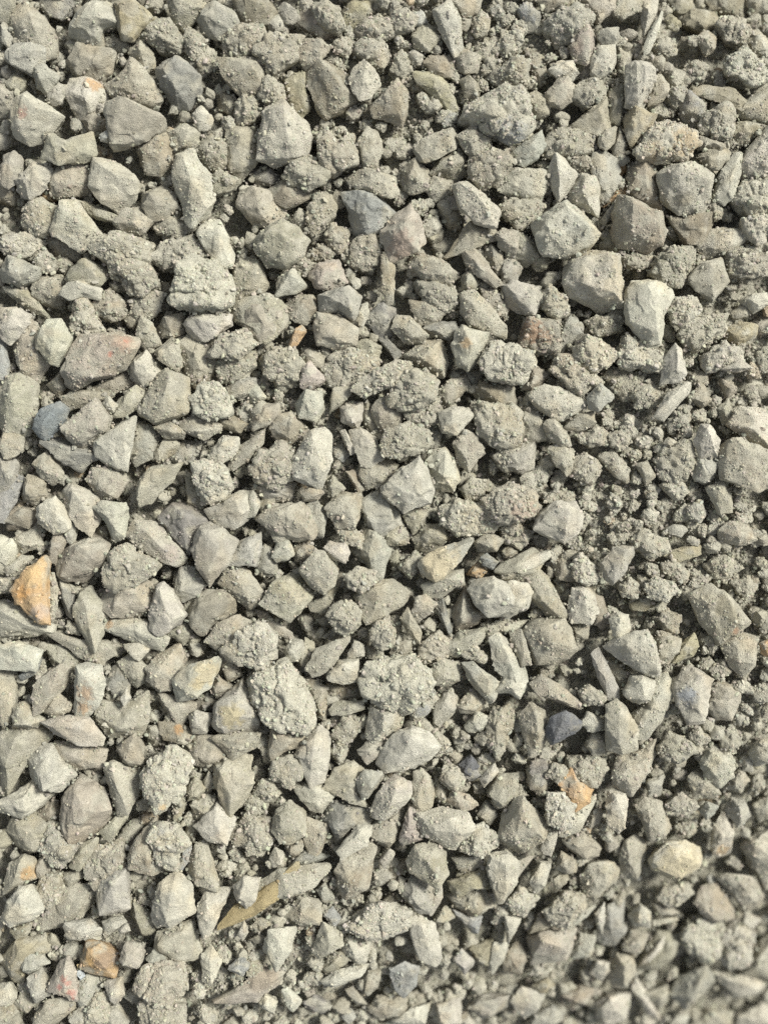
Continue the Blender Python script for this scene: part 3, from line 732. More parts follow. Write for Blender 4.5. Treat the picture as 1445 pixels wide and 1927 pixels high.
wc3C|899,696 909,658 937,643 972,655 996,662 989,700 968,724 916,714||large rounded pale grey crumbly clod, nearest below and right of the rust speckled cream stone
ts1-|674,645 691,639 716,651 709,679 691,676 678,662||
ks1-|712,638 730,638 757,665 743,676||
tc1C|612,690 633,662 664,658 705,683 678,714 643,731 619,717||medium rounded tan grey crumbly clod, nearest below and right of the small orange splinter
ts1-|612,700 622,676 657,683 664,717 636,731 615,721||
tc3C|662,735 678,710 747,672 771,686 761,717 712,738 685,752||long crusted clod slanting up to the right in the upper centre
tc1C|494,679 518,655 550,662 567,690 557,717 525,728 501,703||medium rounded tan grey crumbly clod, nearest below and left of the small orange splinter
ps2S|565,728 570,696 584,683 612,714 601,724 577,736||small pinkish triangular stone in the upper centre
ts1-|567,669 584,657 610,669 605,690 577,686||
tc3C|733,745 747,714 774,696 802,700 823,717 816,755 781,769 747,769||large pale clod heaped with crumbs in the centre
tc2C|762,776 781,762 826,748 830,776 816,797 781,802||small angular tan grey crumbly clod, second above the large white grey block
tr2S|702,773 719,741 743,748 757,776 750,800 726,812 709,800||medium rounded tan grey grainy stone, nearest above the large white grey block
ts1-|679,779 691,752 709,786 724,821 712,828 688,807||
ws2-|643,769 653,755 681,759 679,790 671,805 646,793||
ts2-|622,752 629,731 660,729 657,745 640,762 622,776||
ws2-|555,759 577,736 605,738 607,769 595,793 563,786||
ts2-|473,793 487,762 522,762 527,783 501,802 475,811|501,769,1 494,790,0.8|
bs2S|512,804 525,783 550,778 574,804 560,828 539,840 518,824||round brown pebble with an ochre lower side
tc2C|479,887 491,849 522,835 550,852 551,894 522,920 491,908||medium rounded tan grey crumbly clod, nearest left of the large pale teardrop stone
wr3S|550,866 581,811 612,807 624,824 624,869 605,918 577,914 553,901|591,821,0.9 584,873,1 608,890,0.9|large pale grainy teardrop with a pointed top in the middle centre
ls0S|624,842 646,828 659,849 646,869 626,869||blue grey chip in a gap beside a pale teardrop stone
ws2S|640,814 650,809 671,849 659,856||narrow pale splinter leaning left in the middle centre
ws2S|657,811 678,805 705,821 723,859 698,880 678,873 667,842||medium blocky pale grey stone, second right of the large pale teardrop stone
tc3C|716,835 736,812 768,797 809,811 814,835 799,852 743,869 723,856||medium blocky tan grey crumbly clod, nearest above the large white grey block
gs1-|804,807 816,790 830,818 823,842 811,845||
ws3S|823,776 844,767 882,767 892,783 858,818 830,814|851,776,1 847,800,0.8|five cornered pale stone with a yellow tint in the middle centre
tc2C|890,773 906,759 941,762 975,783 970,828 941,842 903,821||medium rounded tan grey crumbly clod, nearest below the rust speckled cream stone
tr1-|826,738 847,717 875,710 878,731 851,759 830,769||
bs1-|894,738 906,717 961,728 970,762 927,759 903,752||
ws3S|717,918 733,901 788,859 802,883 814,921 809,946 781,953 759,966 726,935|733,908,0.8 792,873,0.9 781,935,1 757,925,1|large white grey block with clean squared faces in the middle centre
tr1S|679,897 681,876 726,859 747,880 719,914 691,918||small angular tan grey grainy stone, nearest above and left of the large white grey block
ws2S|800,873 816,849 837,842 858,866 864,901 854,921 813,918|837,856,0.9 833,897,1|medium blocky pale grey stone, nearest above and right of the large white grey block
tr2-|854,835 871,811 896,821 908,852 882,887 864,873||
bs1-|653,890 667,887 685,918 674,925||
gs1-|475,911 505,911 550,908 546,939 505,942 484,928||
ts2-|565,925 584,916 610,925 598,939 574,942||
tr2-|612,908 626,895 648,918 626,935||
tr2S|614,956 636,928 678,928 683,959 667,994 636,991||medium angular tan grey grainy stone, second left of the large white grey block
gs1S|685,949 719,916 747,953 764,994 712,1008 691,987||dark grey slab under a large white grey block in the middle centre
ts1-|487,949 498,933 517,939 512,966 494,966||
ws2-|463,928 477,925 489,949 480,973 463,973||
tc1C|491,980 508,949 560,951 588,973 574,1001 522,1015||medium angular tan grey crumbly clod, nearest below and left of the large pale teardrop stone
gs1-|577,953 595,940 615,970 608,1008 588,1008||
wc2C|830,959 858,939 889,949 937,973 920,1001 861,1008 833,984||medium blocky pale grey crumbly clod, nearest above and right of the duck bill shaped stone
pc3C|903,939 930,918 961,908 996,925 1024,956 1006,977 954,987 920,970||pinkish crusted lump with jagged crumbs along its rim in the middle centre
tc1C|868,921 885,901 909,908 906,932 882,939||small angular tan grey crumbly clod, nearest right of the large white grey block
tc1C|927,859 948,845 975,849 979,880 951,887||small angular tan grey crumbly clod, nearest above and left of the smooth rounded triangle stone
ts1-|764,966 781,954 802,966 795,991 768,991||
tc1C|553,496 574,485 591,496 577,520 560,513||small angular tan grey crumbly clod, nearest above and left of the grey jagged shard
ws1-|470,717 484,724 501,748 480,762 467,752||
wr3S|1057,537 1063,503 1090,475 1139,468 1166,482 1170,530 1170,575 1132,586 1094,568 1066,558|1090,496,0.8 1149,496,1 1146,558,0.9 1094,544,0.8|very large cream crusted boulder like block in the upper right
gs1-|945,496 962,485 980,506 969,532 945,534||
ws2S|945,537 966,530 1011,537 1018,558 1004,594 976,586 952,568||medium rounded pale grey stone, nearest above and left of the rust brown faced stone
tc2C|1014,562 1032,541 1059,555 1071,586 1049,603 1025,586||small angular tan grey crumbly clod, nearest above the rust brown faced stone
ws3S|1175,555 1187,534 1239,527 1262,534 1267,562 1249,596 1243,648 1218,655 1205,638 1180,606|1208,541,0.9 1222,579,1 1229,634,0.8|long pale stone with one dark and one bright face in the upper right
tc2C|1222,517 1239,475 1294,472 1301,503 1277,537 1246,530||medium angular tan grey crumbly clod, nearest left of the tan star shaped stone
ts2S|1291,527 1319,499 1357,485 1362,510 1372,527 1339,565 1308,548|1326,506,1 1353,517,0.8 1333,544,0.8|tan star shaped stone with three blunt corners in the upper right
wc2C|1255,589 1270,565 1305,562 1312,589 1294,620 1260,610||small angular pale grey crumbly clod, nearest right of the long two toned stone
tc2C|1277,631 1308,603 1343,589 1367,593 1360,631 1312,658||medium angular tan grey crumbly clod, nearest below the tan star shaped stone
ws2-|1393,565 1412,555 1443,551 1447,572 1419,587||
ys1-|1365,620 1391,606 1423,613 1419,634 1384,645 1367,634||
ts1-|1374,589 1395,572 1409,582 1402,596 1381,600||
bc2S|990,600 1049,603 1054,641 1045,667 1014,665 980,651|997,603,0.9 1042,610,1 1014,655,0.7|squared stone with a rust brown left face in the upper right
gs1S|1052,613 1073,591 1094,613 1094,631 1059,662 1052,648||smooth grey stone tucked behind a rust brown one in the upper right
wc3C|928,672 952,648 990,665 1009,679 980,724 945,717 928,703||medium rounded pale grey crumbly clod, nearest below and left of the rust brown faced stone
ts1-|983,728 1000,690 1033,703 1004,735||
tc2S|1032,696 1049,672 1083,679 1128,714 1125,731 1090,745 1059,721||long crusted slab running down to the right in the upper right
wc2C|1080,655 1101,634 1135,648 1160,669 1146,686 1115,703 1087,683||medium rounded pale grey crumbly clod, nearest above the small clean grey block
wc2C|1160,669 1180,634 1215,648 1243,669 1243,700 1208,700 1166,693||medium blocky pale grey crumbly clod, nearest below the long two toned stone
tc1C|1101,606 1132,596 1166,582 1180,596 1160,624 1125,634||small long level tan grey crumbly clod, nearest left of the long two toned stone
gs3S|1102,748 1128,721 1154,748 1125,774 1109,771|1128,731,1 1118,762,0.8|small clean grey block with a square face in the middle right
wr2S|997,745 1025,724 1063,738 1104,759 1083,779 1052,793 1014,769||pale crusted slab in front of a clean grey block in the middle right
ts1-|980,786 993,759 1011,773 1032,824 1007,828 980,824||
tr2-|1023,797 1042,786 1066,814 1073,838 1056,842 1032,821||
tr2-|1035,845 1059,838 1078,849 1076,887 1063,894 1045,873||
ts2-|1063,804 1083,779 1115,776 1118,797 1090,811||
ws3S|1241,724 1249,676 1267,648 1281,662 1291,707 1277,717|1270,669,0.9 1267,700,1|pale pointed stone above a dark slit in the upper right
ws3S|1232,779 1256,741 1291,717 1296,738 1274,762 1249,792||pale flat finger of stone below a dark slit in the middle right
wc2C|1324,672 1360,641 1395,658 1398,683 1360,696 1329,700||medium angular pale grey crumbly clod, nearest above the pale upright teardrop chip
ws3S|1353,696 1391,676 1417,693 1388,700||thin pale flake lying on a crusted pale lump in the upper right
ts1-|1294,748 1319,724 1339,752 1319,766||
ts1-|1353,714 1374,714 1384,735 1367,748||
wr2S|1369,800 1391,769 1429,769 1450,786 1450,849 1409,831||medium angular pale grey grainy stone, nearest above the large brown right edge block
ws3S|1307,835 1319,800 1333,800 1353,828 1350,859 1319,863||pale upright teardrop chip among crumbs in the middle right
br3S|1352,849 1371,828 1395,828 1450,856 1450,914 1423,927 1357,901|1398,849,1 1388,890,0.8|large brown crusted block cut by the right edge
gs2S|1300,876 1312,861 1350,869 1350,894 1326,909 1308,904||smooth grey rounded pebble below a pale teardrop chip in the middle right
tc1C|945,773 962,766 978,783 973,828 948,842 931,821||small long upright tan grey crumbly clod, nearest below the rust brown faced stone
gs1S|942,849 973,831 1004,831 1002,876 983,890 945,876||smooth blue grey stone with a flat face in the middle right
tc1C|1097,821 1121,804 1142,821 1135,838 1108,842||small angular tan grey crumbly clod, nearest below the small clean grey block
tr1-|1128,863 1153,849 1180,880 1180,908 1156,894||
tc1C|1229,866 1249,845 1291,835 1298,849 1288,904 1249,911 1236,890||medium rounded tan grey crumbly clod, nearest below and left of the pale upright teardrop chip
wc1C|1246,914 1277,904 1288,925 1270,942||small angular pale grey crumbly clod, second below and left of the pale upright teardrop chip
ts1-|1198,876 1218,869 1230,897 1215,911||
tr2-|1329,918 1360,908 1378,935 1374,963 1350,966||
ws3S|1014,966 1045,944 1083,946 1094,973 1087,1004 1059,1022 1028,1011 1004,994|1042,956,0.9 1073,959,1 1063,1001,0.9|smooth pale egg shaped stone with rounded triangle outline in the middle right
tc1C|1073,866 1101,856 1128,883 1111,908 1076,894||small angular tan grey crumbly clod, nearest above and right of the smooth rounded triangle stone
tc1C|1146,821 1170,807 1184,831 1166,845 1149,838||small angular tan grey crumbly clod, nearest below and right of the small clean grey block
ts2-|1246,835 1256,823 1272,831 1260,842||
tc1C|1166,482 1187,475 1225,482 1215,503 1180,506||small long level tan grey crumbly clod, nearest below the very large brown block
kc1C|1253,797 1277,766 1298,762 1291,797 1260,811||small long slanting dark grey crumbly clod, nearest below the pale flat finger of stone
tc0C|1139,710 1166,690 1201,710 1194,748 1166,748||small angular tan grey crumbly clod, nearest above and right of the small clean grey block
tc1C|1187,738 1222,724 1243,752 1218,769 1194,766||small angular tan grey crumbly clod, nearest left of the pale flat finger of stone
tr1-|1350,769 1371,752 1378,786 1360,797||
tc1C|1364,475 1412,472 1433,492 1412,517 1371,517||small angular tan grey crumbly clod, nearest above and right of the tan star shaped stone
tc1C|1423,662 1445,648 1447,700 1426,696||small long upright tan grey crumbly clod, nearest above the large brown right edge block
ks1S|304,974 329,952 367,953 393,978 367,1012 356,1037 332,1012|346,964,1 374,981,0.8|dark grey stone with a slanting shaded face in the middle left
gs3S|360,1033 374,998 394,985 422,998 445,1019 433,1054 394,1102 381,1078 367,1050|391,1002,0.9 415,1030,1 394,1081,0.8|large clean blue grey stone with chiselled faces in the middle left
pr2S|239,1009 256,981 298,985 346,1043 346,1056 322,1064 298,1054 260,1030|277,995,1 311,1033,0.9|long pinkish brown slab slanting down right in the middle left
ts2S|107,1061 121,1037 149,1016 176,1004 208,1026 197,1061 156,1097 118,1085|159,1023,1 180,1050,0.8|large smooth tan stone with a shaded right face in the middle left
tc3S|196,1071 208,1037 242,1030 280,1050 304,1064 284,1081 249,1099 221,1113 197,1102||grain coated wedge overhanging a smooth tan stone
ts2S|182,1123 215,1102 270,1090 285,1106 285,1137 266,1159 215,1161 194,1144|242,1106,1 221,1140,0.8|smooth tan half moon shaped stone in the middle left
ws3S|282,1154 294,1102 311,1095 329,1113 351,1158 339,1175 304,1196 282,1185|304,1106,0.9 318,1144,1 332,1165,0.7|white grey faceted stone with a bright crystalline side in the middle left
ws2S|199,1185 204,1166 235,1161 280,1171 317,1199 304,1225 270,1216 239,1206|225,1171,0.9 291,1199,0.9|long cream stone with an orange left tip in the middle left
gs2S|329,1088 343,1068 363,1069 388,1099 374,1120 346,1132 330,1116||small rounded smooth grey stone, nearest above and right of the bright crystalline faceted stone
ts2S|356,1161 374,1116 415,1113 441,1130 441,1154 408,1171 384,1196 363,1182|381,1137,1 422,1130,0.9|medium blocky tan grey stone, nearest right of the bright crystalline faceted stone
tr2S|410,1099 429,1068 460,1069 491,1109 493,1130 467,1144 446,1130|450,1088,1 467,1123,0.7|dark olive block with a light chipped top in the middle left
gs2-|431,1061 453,1019 488,1005 491,1026 481,1064|471,1019,1 460,1050,0.8|
gs1-|481,1054 498,1026 519,1040 519,1081 491,1081||
os3S|28,1106 55,1068 81,1047 92,1054 92,1088 95,1173 73,1171 38,1133|73,1064,0.9 59,1113,1 80,1158,0.8|bright orange yellow stone at the left edge
tc2S|92,1081 104,1078 110,1116 104,1158 97,1171||grey crusted slab behind the orange stone in the middle left
ks1S|107,1081 121,1085 140,1123 138,1163 125,1154 111,1116||dark brown bark like splinter in the middle left
ws1-|-21,1033 0,1009 28,1023 28,1043 10,1078 -21,1075||
ts2S|92,1033 104,998 119,997 125,1019 104,1062 95,1054||smooth narrow upright oval pebble in the middle left
ws2-|123,988 130,974 145,995 142,1016 135,1028 125,1012||
ts2S|145,1154 152,1116 173,1109 199,1144 199,1175 183,1220 170,1223 157,1192|170,1144,1 176,1192,0.8|tall smooth pillar like stone tapering downward in the middle left
ws1S|-21,1144 10,1135 42,1147 97,1175 93,1189 42,1199 -21,1204|21,1151,1 62,1175,0.8|broad pale slab at the left edge under an orange stone
tr1S|88,1192 104,1185 145,1206 173,1220 194,1203 215,1227 187,1249 152,1237 121,1213||medium long level tan grey grainy stone, nearest below the tall smooth pillar stone
ts0-|85,1213 114,1216 145,1237 138,1251 104,1248||
ws2S|-3,1216 35,1208 80,1223 69,1261 35,1258 -3,1258|35,1220,1 62,1237,0.8|medium angular pale grey stone, nearest below the bright orange yellow stone
ls1-|38,1268 69,1254 81,1230 69,1268 45,1279||
tr1-|-3,1258 21,1268 28,1296 26,1341 10,1365 -3,1351||
tr2S|61,1310 76,1279 114,1251 140,1248 121,1293 87,1334 69,1348||long rough slab slanting up beside a cream pillar in the lower left
ts2-|85,1338 111,1305 135,1324 131,1338 100,1351||
ws3S|138,1338 145,1254 159,1248 192,1253 196,1293 187,1324 159,1355 142,1353|156,1258,1 183,1296,0.9|upright cream block streaked with orange along its grain in the lower left
tr1-|228,1248 249,1230 277,1254 277,1279 256,1293 235,1272||
ws2-|235,1213 263,1210 280,1223 263,1244 246,1234||
tr2S|282,1254 294,1234 336,1216 346,1237 339,1268 322,1296 298,1299 284,1282||medium blocky tan grey grainy stone, nearest left of the yellow sided pale stone
ws3S|327,1279 346,1258 408,1235 415,1244 398,1293 374,1310 336,1322|374,1254,1 353,1296,0.8|pale stone with a yellow right side and pointed tip in the lower left
ks1-|197,1282 218,1254 246,1272 242,1299 221,1306||
ws3-|225,1313 239,1294 247,1313 235,1331||
tr1S|183,1341 194,1317 242,1327 280,1296 277,1358 256,1386 208,1383||large rounded tan grey grainy stone, nearest below and right of the orange streaked cream block
tr1-|301,1306 329,1310 367,1324 360,1341 336,1362 311,1334||
ws2-|356,1351 370,1338 398,1344 388,1379 363,1379||
bs1S|301,1362 332,1358 367,1383 349,1400 311,1389||dark brown stone with an orange streak in the lower left
ws2S|394,1358 412,1324 457,1279 478,1317 490,1348 484,1379 426,1381|453,1296,0.9 446,1341,1 415,1365,0.8|large triangular stone with a yellow centre
wc3C|439,1244 446,1192 484,1171 519,1199 512,1237 484,1258 453,1254||medium rounded pale grey crumbly clod, nearest above and right of the yellow sided pale stone
tr2S|388,1206 412,1171 450,1158 474,1175 446,1213 415,1223||medium angular tan grey grainy stone, second above and right of the yellow sided pale stone
ts1-|412,1244 422,1223 443,1237 453,1268 429,1280||
ts1-|396,1296 412,1274 436,1293 412,1317||
ks0S|367,1327 391,1303 407,1320 401,1338 381,1341||dark green grey chip deep in a gap in the lower left
tc1C|467,1296 474,1265 505,1234 512,1331 484,1338||medium long upright tan grey crumbly clod, nearest right of the yellow sided pale stone
ws3S|76,1360 104,1348 166,1351 199,1386 194,1403 152,1400 104,1386|138,1362,1 104,1365,0.8|pale grey shard shaped like a long leaf in the lower left
ts1S|107,1396 156,1403 201,1410 194,1441 145,1445 114,1424||medium long level tan grey stone, nearest below the leaf shaped grey shard
ts1S|2,1386 21,1370 76,1365 93,1389 55,1431 42,1452 21,1490 0,1490|42,1379,1 21,1434,0.8|tall flat grey slab against the left edge
tr2-|21,1334 45,1324 83,1355 69,1369 21,1372||
ws2S|54,1431 73,1407 97,1403 118,1434 138,1459 114,1490 69,1490 59,1462||medium rounded pale grey stone, nearest below and left of the leaf shaped grey shard
ts2-|221,1407 256,1381 268,1403 270,1434 249,1448 228,1434|253,1393,1 242,1428,0.8|
wc3S|266,1448 298,1414 322,1395 349,1428 349,1462 339,1500 298,1531 270,1490||large pale crusted stone with white and orange flecks in the lower left
ts1S|351,1414 374,1383 415,1386 429,1421 394,1450 367,1434||medium angular tan grey stone, nearest below and left of the triangular yellow centred stone
tr2S|398,1386 443,1379 491,1379 478,1407 439,1429||medium angular tan grey grainy stone, nearest below the triangular yellow centred stone
ts2S|401,1445 429,1424 471,1428 474,1469 460,1504 433,1538 412,1490||upright grey tan block narrowing downward in the lower left
tc1C|128,1165 152,1175 149,1192 128,1189||small angular tan grey crumbly clod, nearest below and left of the tall smooth pillar stone
ts1-|320,1192 346,1171 363,1185 346,1213||
tc1C|346,1144 360,1123 374,1123 360,1154||small long slanting tan grey crumbly clod, nearest right of the bright crystalline faceted stone
tr1-|131,1099 159,1109 149,1120 135,1113||
bs1-|14,981 42,957 73,964 55,992||
tr0-|28,1016 73,990 80,1023 42,1040||
tr1-|7,1071 38,1047 62,1050 31,1085||
ts0-|346,1220 360,1230 346,1251 341,1241||
tc1C|0,1088 28,1088 21,1113 3,1113||small angular tan grey crumbly clod, nearest left of the bright orange yellow stone
tr2S|484,978 508,957 567,947 598,985 588,1012 557,1019 515,1002|522,964,1 567,985,0.9|large blocky tan grey grainy stone, third below the large pale teardrop stone
gs1S|662,1040 685,995 719,992 736,1023 719,1085 705,1092 691,1057||smooth grey flat slab lying low between clods in the middle centre
tc2C|634,998 653,988 688,1012 678,1033 650,1026||small angular tan grey crumbly clod, nearest below and left of the large white grey block
ws3-|610,1033 619,1019 650,1024 660,1040 650,1061 622,1050||
tc3C|650,1081 671,1068 705,1075 705,1102 678,1116 657,1102||small angular tan grey crumbly clod, nearest above the round ball like clod
tr3S|563,1071 591,1037 612,1040 636,1071 629,1099 612,1120 584,1106||medium rounded tan grey grainy stone, second above and left of the round ball like clod
tr2S|492,1137 515,1099 550,1081 588,1109 588,1123 546,1171 522,1154|539,1099,1 560,1133,0.8|medium rounded tan grey grainy stone, nearest left of the round ball like clod
ts1-|584,1133 608,1120 633,1095 640,1078 636,1106 612,1151 588,1149||
tr2S|667,1123 698,1099 736,1094 768,1116 764,1133 723,1161 691,1170|712,1106,1 705,1144,0.8|broad pale triangular stone coated in grains in the middle centre
tc3C|622,1161 633,1140 653,1130 681,1154 678,1175 650,1194 629,1182||round ball like clod in the middle of the heap
ws3S|788,1057 813,1040 882,1012 892,1016 868,1057 837,1085 819,1094 794,1078|837,1040,1 813,1071,0.9 868,1026,0.8|cream yellow stone shaped like a duck bill in the middle centre
tr2-|795,1102 816,1088 868,1071 870,1095 833,1123 802,1120||
br1-|781,1016 799,988 833,988 847,1012 816,1040 788,1033||
ts1-|761,971 774,955 799,967 792,988 778,1005||
tr1-|726,1002 747,985 774,1005 761,1023 733,1024||
tc1C|752,1064 781,1040 792,1057 774,1087||small angular tan grey crumbly clod, nearest left of the duck bill shaped stone
bs1-|852,1158 875,1106 889,1144 908,1154 896,1171 861,1185||
ks1S|819,1144 833,1126 851,1185 844,1192||dark olive narrow blade standing upright in the middle centre
ws3S|883,1109 903,1092 930,1088 968,1099 999,1113 992,1144 954,1161 920,1158 896,1137|927,1099,1 965,1130,0.9 913,1133,0.8|cream white stone with chalky chipped faces in the middle centre
os1S|878,1081 899,1057 915,1075 903,1085||small brown orange chip beside a blue one in the middle centre
ls2S|903,1050 916,1042 937,1057 927,1071 909,1064||tiny clean slate blue chip beside an orange one in the middle centre
ts2S|932,1075 948,1057 989,1040 999,1033 1027,1050 1010,1075 968,1092||medium long level tan grey stone, nearest right of the tiny slate blue chip
ws1-|906,1185 937,1170 972,1171 989,1168 968,1189 923,1194||
tr2-|778,1151 785,1123 802,1120 818,1137 806,1154 788,1171||
ts2-|754,1165 768,1144 792,1189 788,1210 768,1192||
tc3C|697,1185 709,1168 726,1165 740,1185 736,1210 719,1223 702,1213||small blocky tan grey crumbly clod, nearest below and right of the round ball like clod
ts1-|733,1237 743,1210 774,1206 771,1234 747,1244||
tr3S|577,1258 595,1223 636,1203 660,1197 643,1230 615,1265 588,1274||smooth edged lozenge stone slanting up right
ws3S|614,1272 636,1244 674,1241 674,1282 646,1287 619,1279|640,1248,1 667,1261,0.8|small pale clean wedge with straight edges
ws2-|537,1223 546,1203 570,1206 572,1230 557,1242 539,1241||
ts1-|562,1241 574,1203 591,1210 591,1234 570,1254||
gs1-|480,1151 501,1154 546,1189 548,1203 525,1196 498,1175||
tr3S|415,1223 449,1192 484,1168 522,1196 508,1216 480,1241 453,1251 428,1244|480,1185,1 449,1227,0.8|stone with a squared pale corner pointing right in the lower left
wc3C|470,1282 491,1261 539,1248 567,1268 584,1310 591,1358 570,1379 529,1372 498,1341 473,1317||very large pale crust covered lump in the lower centre
wc3C|678,1282 698,1248 740,1244 778,1241 809,1275 785,1313 768,1334 730,1338 698,1310||very large pale crusted lump shaped like a cauliflower
tr1-|577,1282 595,1282 615,1296 612,1351 598,1351 588,1317||
br0-|619,1289 664,1286 688,1306 657,1317 626,1317||
tr2-|621,1334 636,1322 681,1319 683,1334 657,1344 626,1344||
wr2S|691,1386 698,1331 730,1331 757,1334 754,1365 733,1393 705,1396|723,1341,1 719,1376,0.8|medium blocky pale grey grainy stone, nearest above and right of the smooth lilac grey stone
lr1S|771,1334 792,1303 813,1299 821,1317 802,1344 781,1355||blue grey stone peeping from under a cauliflower lump
ws1-|816,1358 819,1324 844,1299 868,1327 844,1351 826,1363||
ws3S|709,1434 740,1383 774,1365 806,1376 830,1403 809,1428 781,1448 726,1452|771,1379,1 754,1428,0.8 802,1403,0.8|large smooth pale boulder with a blunt point at left in the lower centre
tc2C|781,1362 802,1357 830,1379 851,1400 837,1414 816,1410||small long slanting tan grey crumbly clod, nearest right of the smooth lilac grey stone
ps2S|674,1414 695,1393 733,1396 709,1424 691,1436||smooth lilac grey stone peeping from under a pale boulder in the lower centre
ts2-|506,1417 512,1372 546,1376 581,1383 563,1403 532,1414 515,1431|522,1379,0.9 550,1389,1|
ws2S|558,1417 574,1383 601,1370 622,1386 619,1428 612,1469 584,1476 567,1448|595,1379,0.9 588,1428,1|tall pale smooth stone with grains on its right side in the lower centre
tc1C|629,1383 643,1351 667,1351 667,1383 643,1400||small angular tan grey crumbly clod, nearest above and left of the smooth lilac grey stone
tr1-|802,1268 830,1241 861,1248 861,1279 837,1289 816,1286||
tr2-|840,1216 864,1192 906,1182 909,1199 885,1227 854,1237||
tc2C|864,1227 889,1210 916,1234 909,1248 878,1241||small angular tan grey crumbly clod, nearest above the curved shell like flake
gs2S|871,1251 892,1248 934,1282 932,1313 920,1324 903,1303 882,1279||curved grey shell like flake beside a long block in the lower centre
ws2S|920,1206 937,1192 958,1206 989,1261 996,1289 975,1313 948,1282 930,1254|948,1220,1 968,1275,0.9|long pale block slanting down to the right in the lower centre
tc1C|785,1244 795,1213 823,1192 844,1206 837,1230 806,1248||small angular tan grey crumbly clod, nearest above and right of the cauliflower shaped lump
tr1-|864,1324 889,1299 913,1317 896,1341 871,1338||
ws1-|875,1365 896,1341 923,1351 909,1372 885,1376||
tc1C|920,1383 927,1338 954,1331 965,1351 948,1400 934,1428||small long upright tan grey crumbly clod, nearest below the curved shell like flake
ks1S|864,1441 885,1424 899,1441 889,1462 868,1462||dark blue black stone sunk in a gap in the lower centre
ws2-|470,1037 477,1009 491,1005 491,1026 477,1064 467,1064||
ts1-|480,1061 494,1030 515,1026 508,1057 494,1081||
ws2-|513,1047 524,1012 543,1016 553,1043 543,1054 522,1057||
tr1-|553,1033 574,1016 589,1030 581,1054 557,1054||
ts2-|892,1019 920,1002 948,1016 934,1037 903,1037||
tc1C|948,995 975,981 999,998 986,1026 954,1019||small angular tan grey crumbly clod, nearest above and right of the tiny slate blue chip
bs1-|944,1037 961,1028 972,1040 954,1050||
ws2-|653,1237 667,1206 685,1213 685,1234||
tc1C|622,1414 640,1389 653,1410 643,1434||small angular tan grey crumbly clod, nearest left of the smooth lilac grey stone
ts0-|730,1050 747,1037 757,1064 747,1075||
ws1-|633,1448 653,1436 678,1445 674,1466 640,1466||
gs3S|1130,1061 1153,1030 1191,1028 1192,1043 1173,1078 1153,1099 1139,1088|1173,1037,1 1153,1075,0.8|smooth grey flat flake with a straight top edge
br1-|1038,1064 1056,1043 1083,1057 1076,1092 1049,1088||
wc2C|1076,1064 1090,1043 1118,1064 1121,1088 1101,1099 1080,1088||small angular pale grey crumbly clod, nearest left of the smooth grey flat flake
ws2-|945,1068 973,1050 1028,1037 1033,1050 1007,1071 966,1092 945,1090||
br2S|990,1085 1007,1069 1032,1088 1064,1147 1059,1165 1028,1158 1004,1130||dark brown rough slab slanting down to the right in the middle right
ws3S|938,1102 959,1094 990,1099 1002,1120 993,1144 962,1161 938,1158||medium rounded pale grey stone, nearest right of the chalky cream white stone
wr2S|1071,1144 1076,1109 1101,1099 1118,1116 1123,1151 1111,1171 1076,1171|1094,1113,1 1101,1151,0.8|medium rounded pale grey grainy stone, nearest below and left of the smooth grey flat flake
bs1-|1118,1123 1135,1126 1146,1171 1132,1182 1118,1171||
ws3S|1146,1165 1160,1154 1184,1158 1187,1185 1166,1201 1153,1196|1163,1161,1 1160,1189,0.8|small pale cube like block in the middle right
tr2S|985,1189 1007,1168 1059,1165 1080,1206 1080,1223 1063,1244 1011,1248 990,1216|1021,1178,0.9 1032,1206,1 1066,1213,0.8|large broad tan stone with pale ridge in the lower right
tr1-|1073,1171 1108,1171 1104,1199 1083,1216||
wr3S|1137,1220 1160,1196 1215,1184 1232,1216 1244,1254 1239,1277 1208,1268 1166,1241|1166,1206,0.9 1215,1196,0.9 1229,1254,1|large flat pale pentagon coated in fine grains in the lower right
gs2S|1111,1234 1128,1220 1142,1251 1163,1296 1160,1319 1142,1313 1125,1272||long grey blade pointing down in the lower right
tr1-|1139,1244 1153,1241 1180,1265 1177,1289 1160,1293||
ws3-|1173,1303 1187,1272 1205,1268 1229,1282 1227,1324 1201,1325 1177,1313|1201,1279,1 1208,1313,0.9|
wr2S|1184,1348 1215,1327 1229,1282 1256,1268 1263,1303 1249,1351 1222,1389 1198,1386||large pale flat stone behind a small pale block in the lower right
ts3S|1139,1327 1160,1317 1180,1334 1199,1372 1199,1414 1170,1421 1142,1412 1141,1365|1160,1331,0.9 1187,1372,0.9 1160,1393,1|upright flat tan slab with a pointed top in the lower right
ws3S|1265,1296 1284,1261 1305,1258 1339,1279 1329,1324 1322,1358 1291,1363 1274,1327|1312,1272,0.9 1305,1324,1 1284,1296,0.8|pale smooth stone with a shiny blue grey hollow in the lower right
ts1S|1329,1327 1339,1286 1378,1289 1388,1306 1371,1348 1346,1351||medium angular tan grey stone, nearest right of the stone with blue hollow
ks3S|1028,1383 1035,1351 1063,1336 1092,1358 1087,1376 1038,1402|1056,1348,1 1073,1369,0.9 1042,1386,0.8|dark blue stone among pale ones in the lower right
tr2S|980,1344 1000,1324 1025,1341 1032,1372 1014,1417 997,1421 983,1379|1004,1338,1 1011,1383,0.8|dark tan upright stone with a pointed base in the lower right
tr2-|1000,1289 1021,1272 1052,1289 1094,1324 1083,1334 1042,1317 1011,1306||
tc2C|1094,1306 1108,1289 1139,1310 1132,1327 1101,1324||small angular tan grey crumbly clod, nearest below and left of the long grey blade
ws2-|1094,1362 1104,1338 1139,1358 1139,1372 1111,1377||
ys2S|1263,1248 1281,1213 1305,1192 1312,1216 1305,1234||smooth ochre chip under a crumbly stone in the lower right
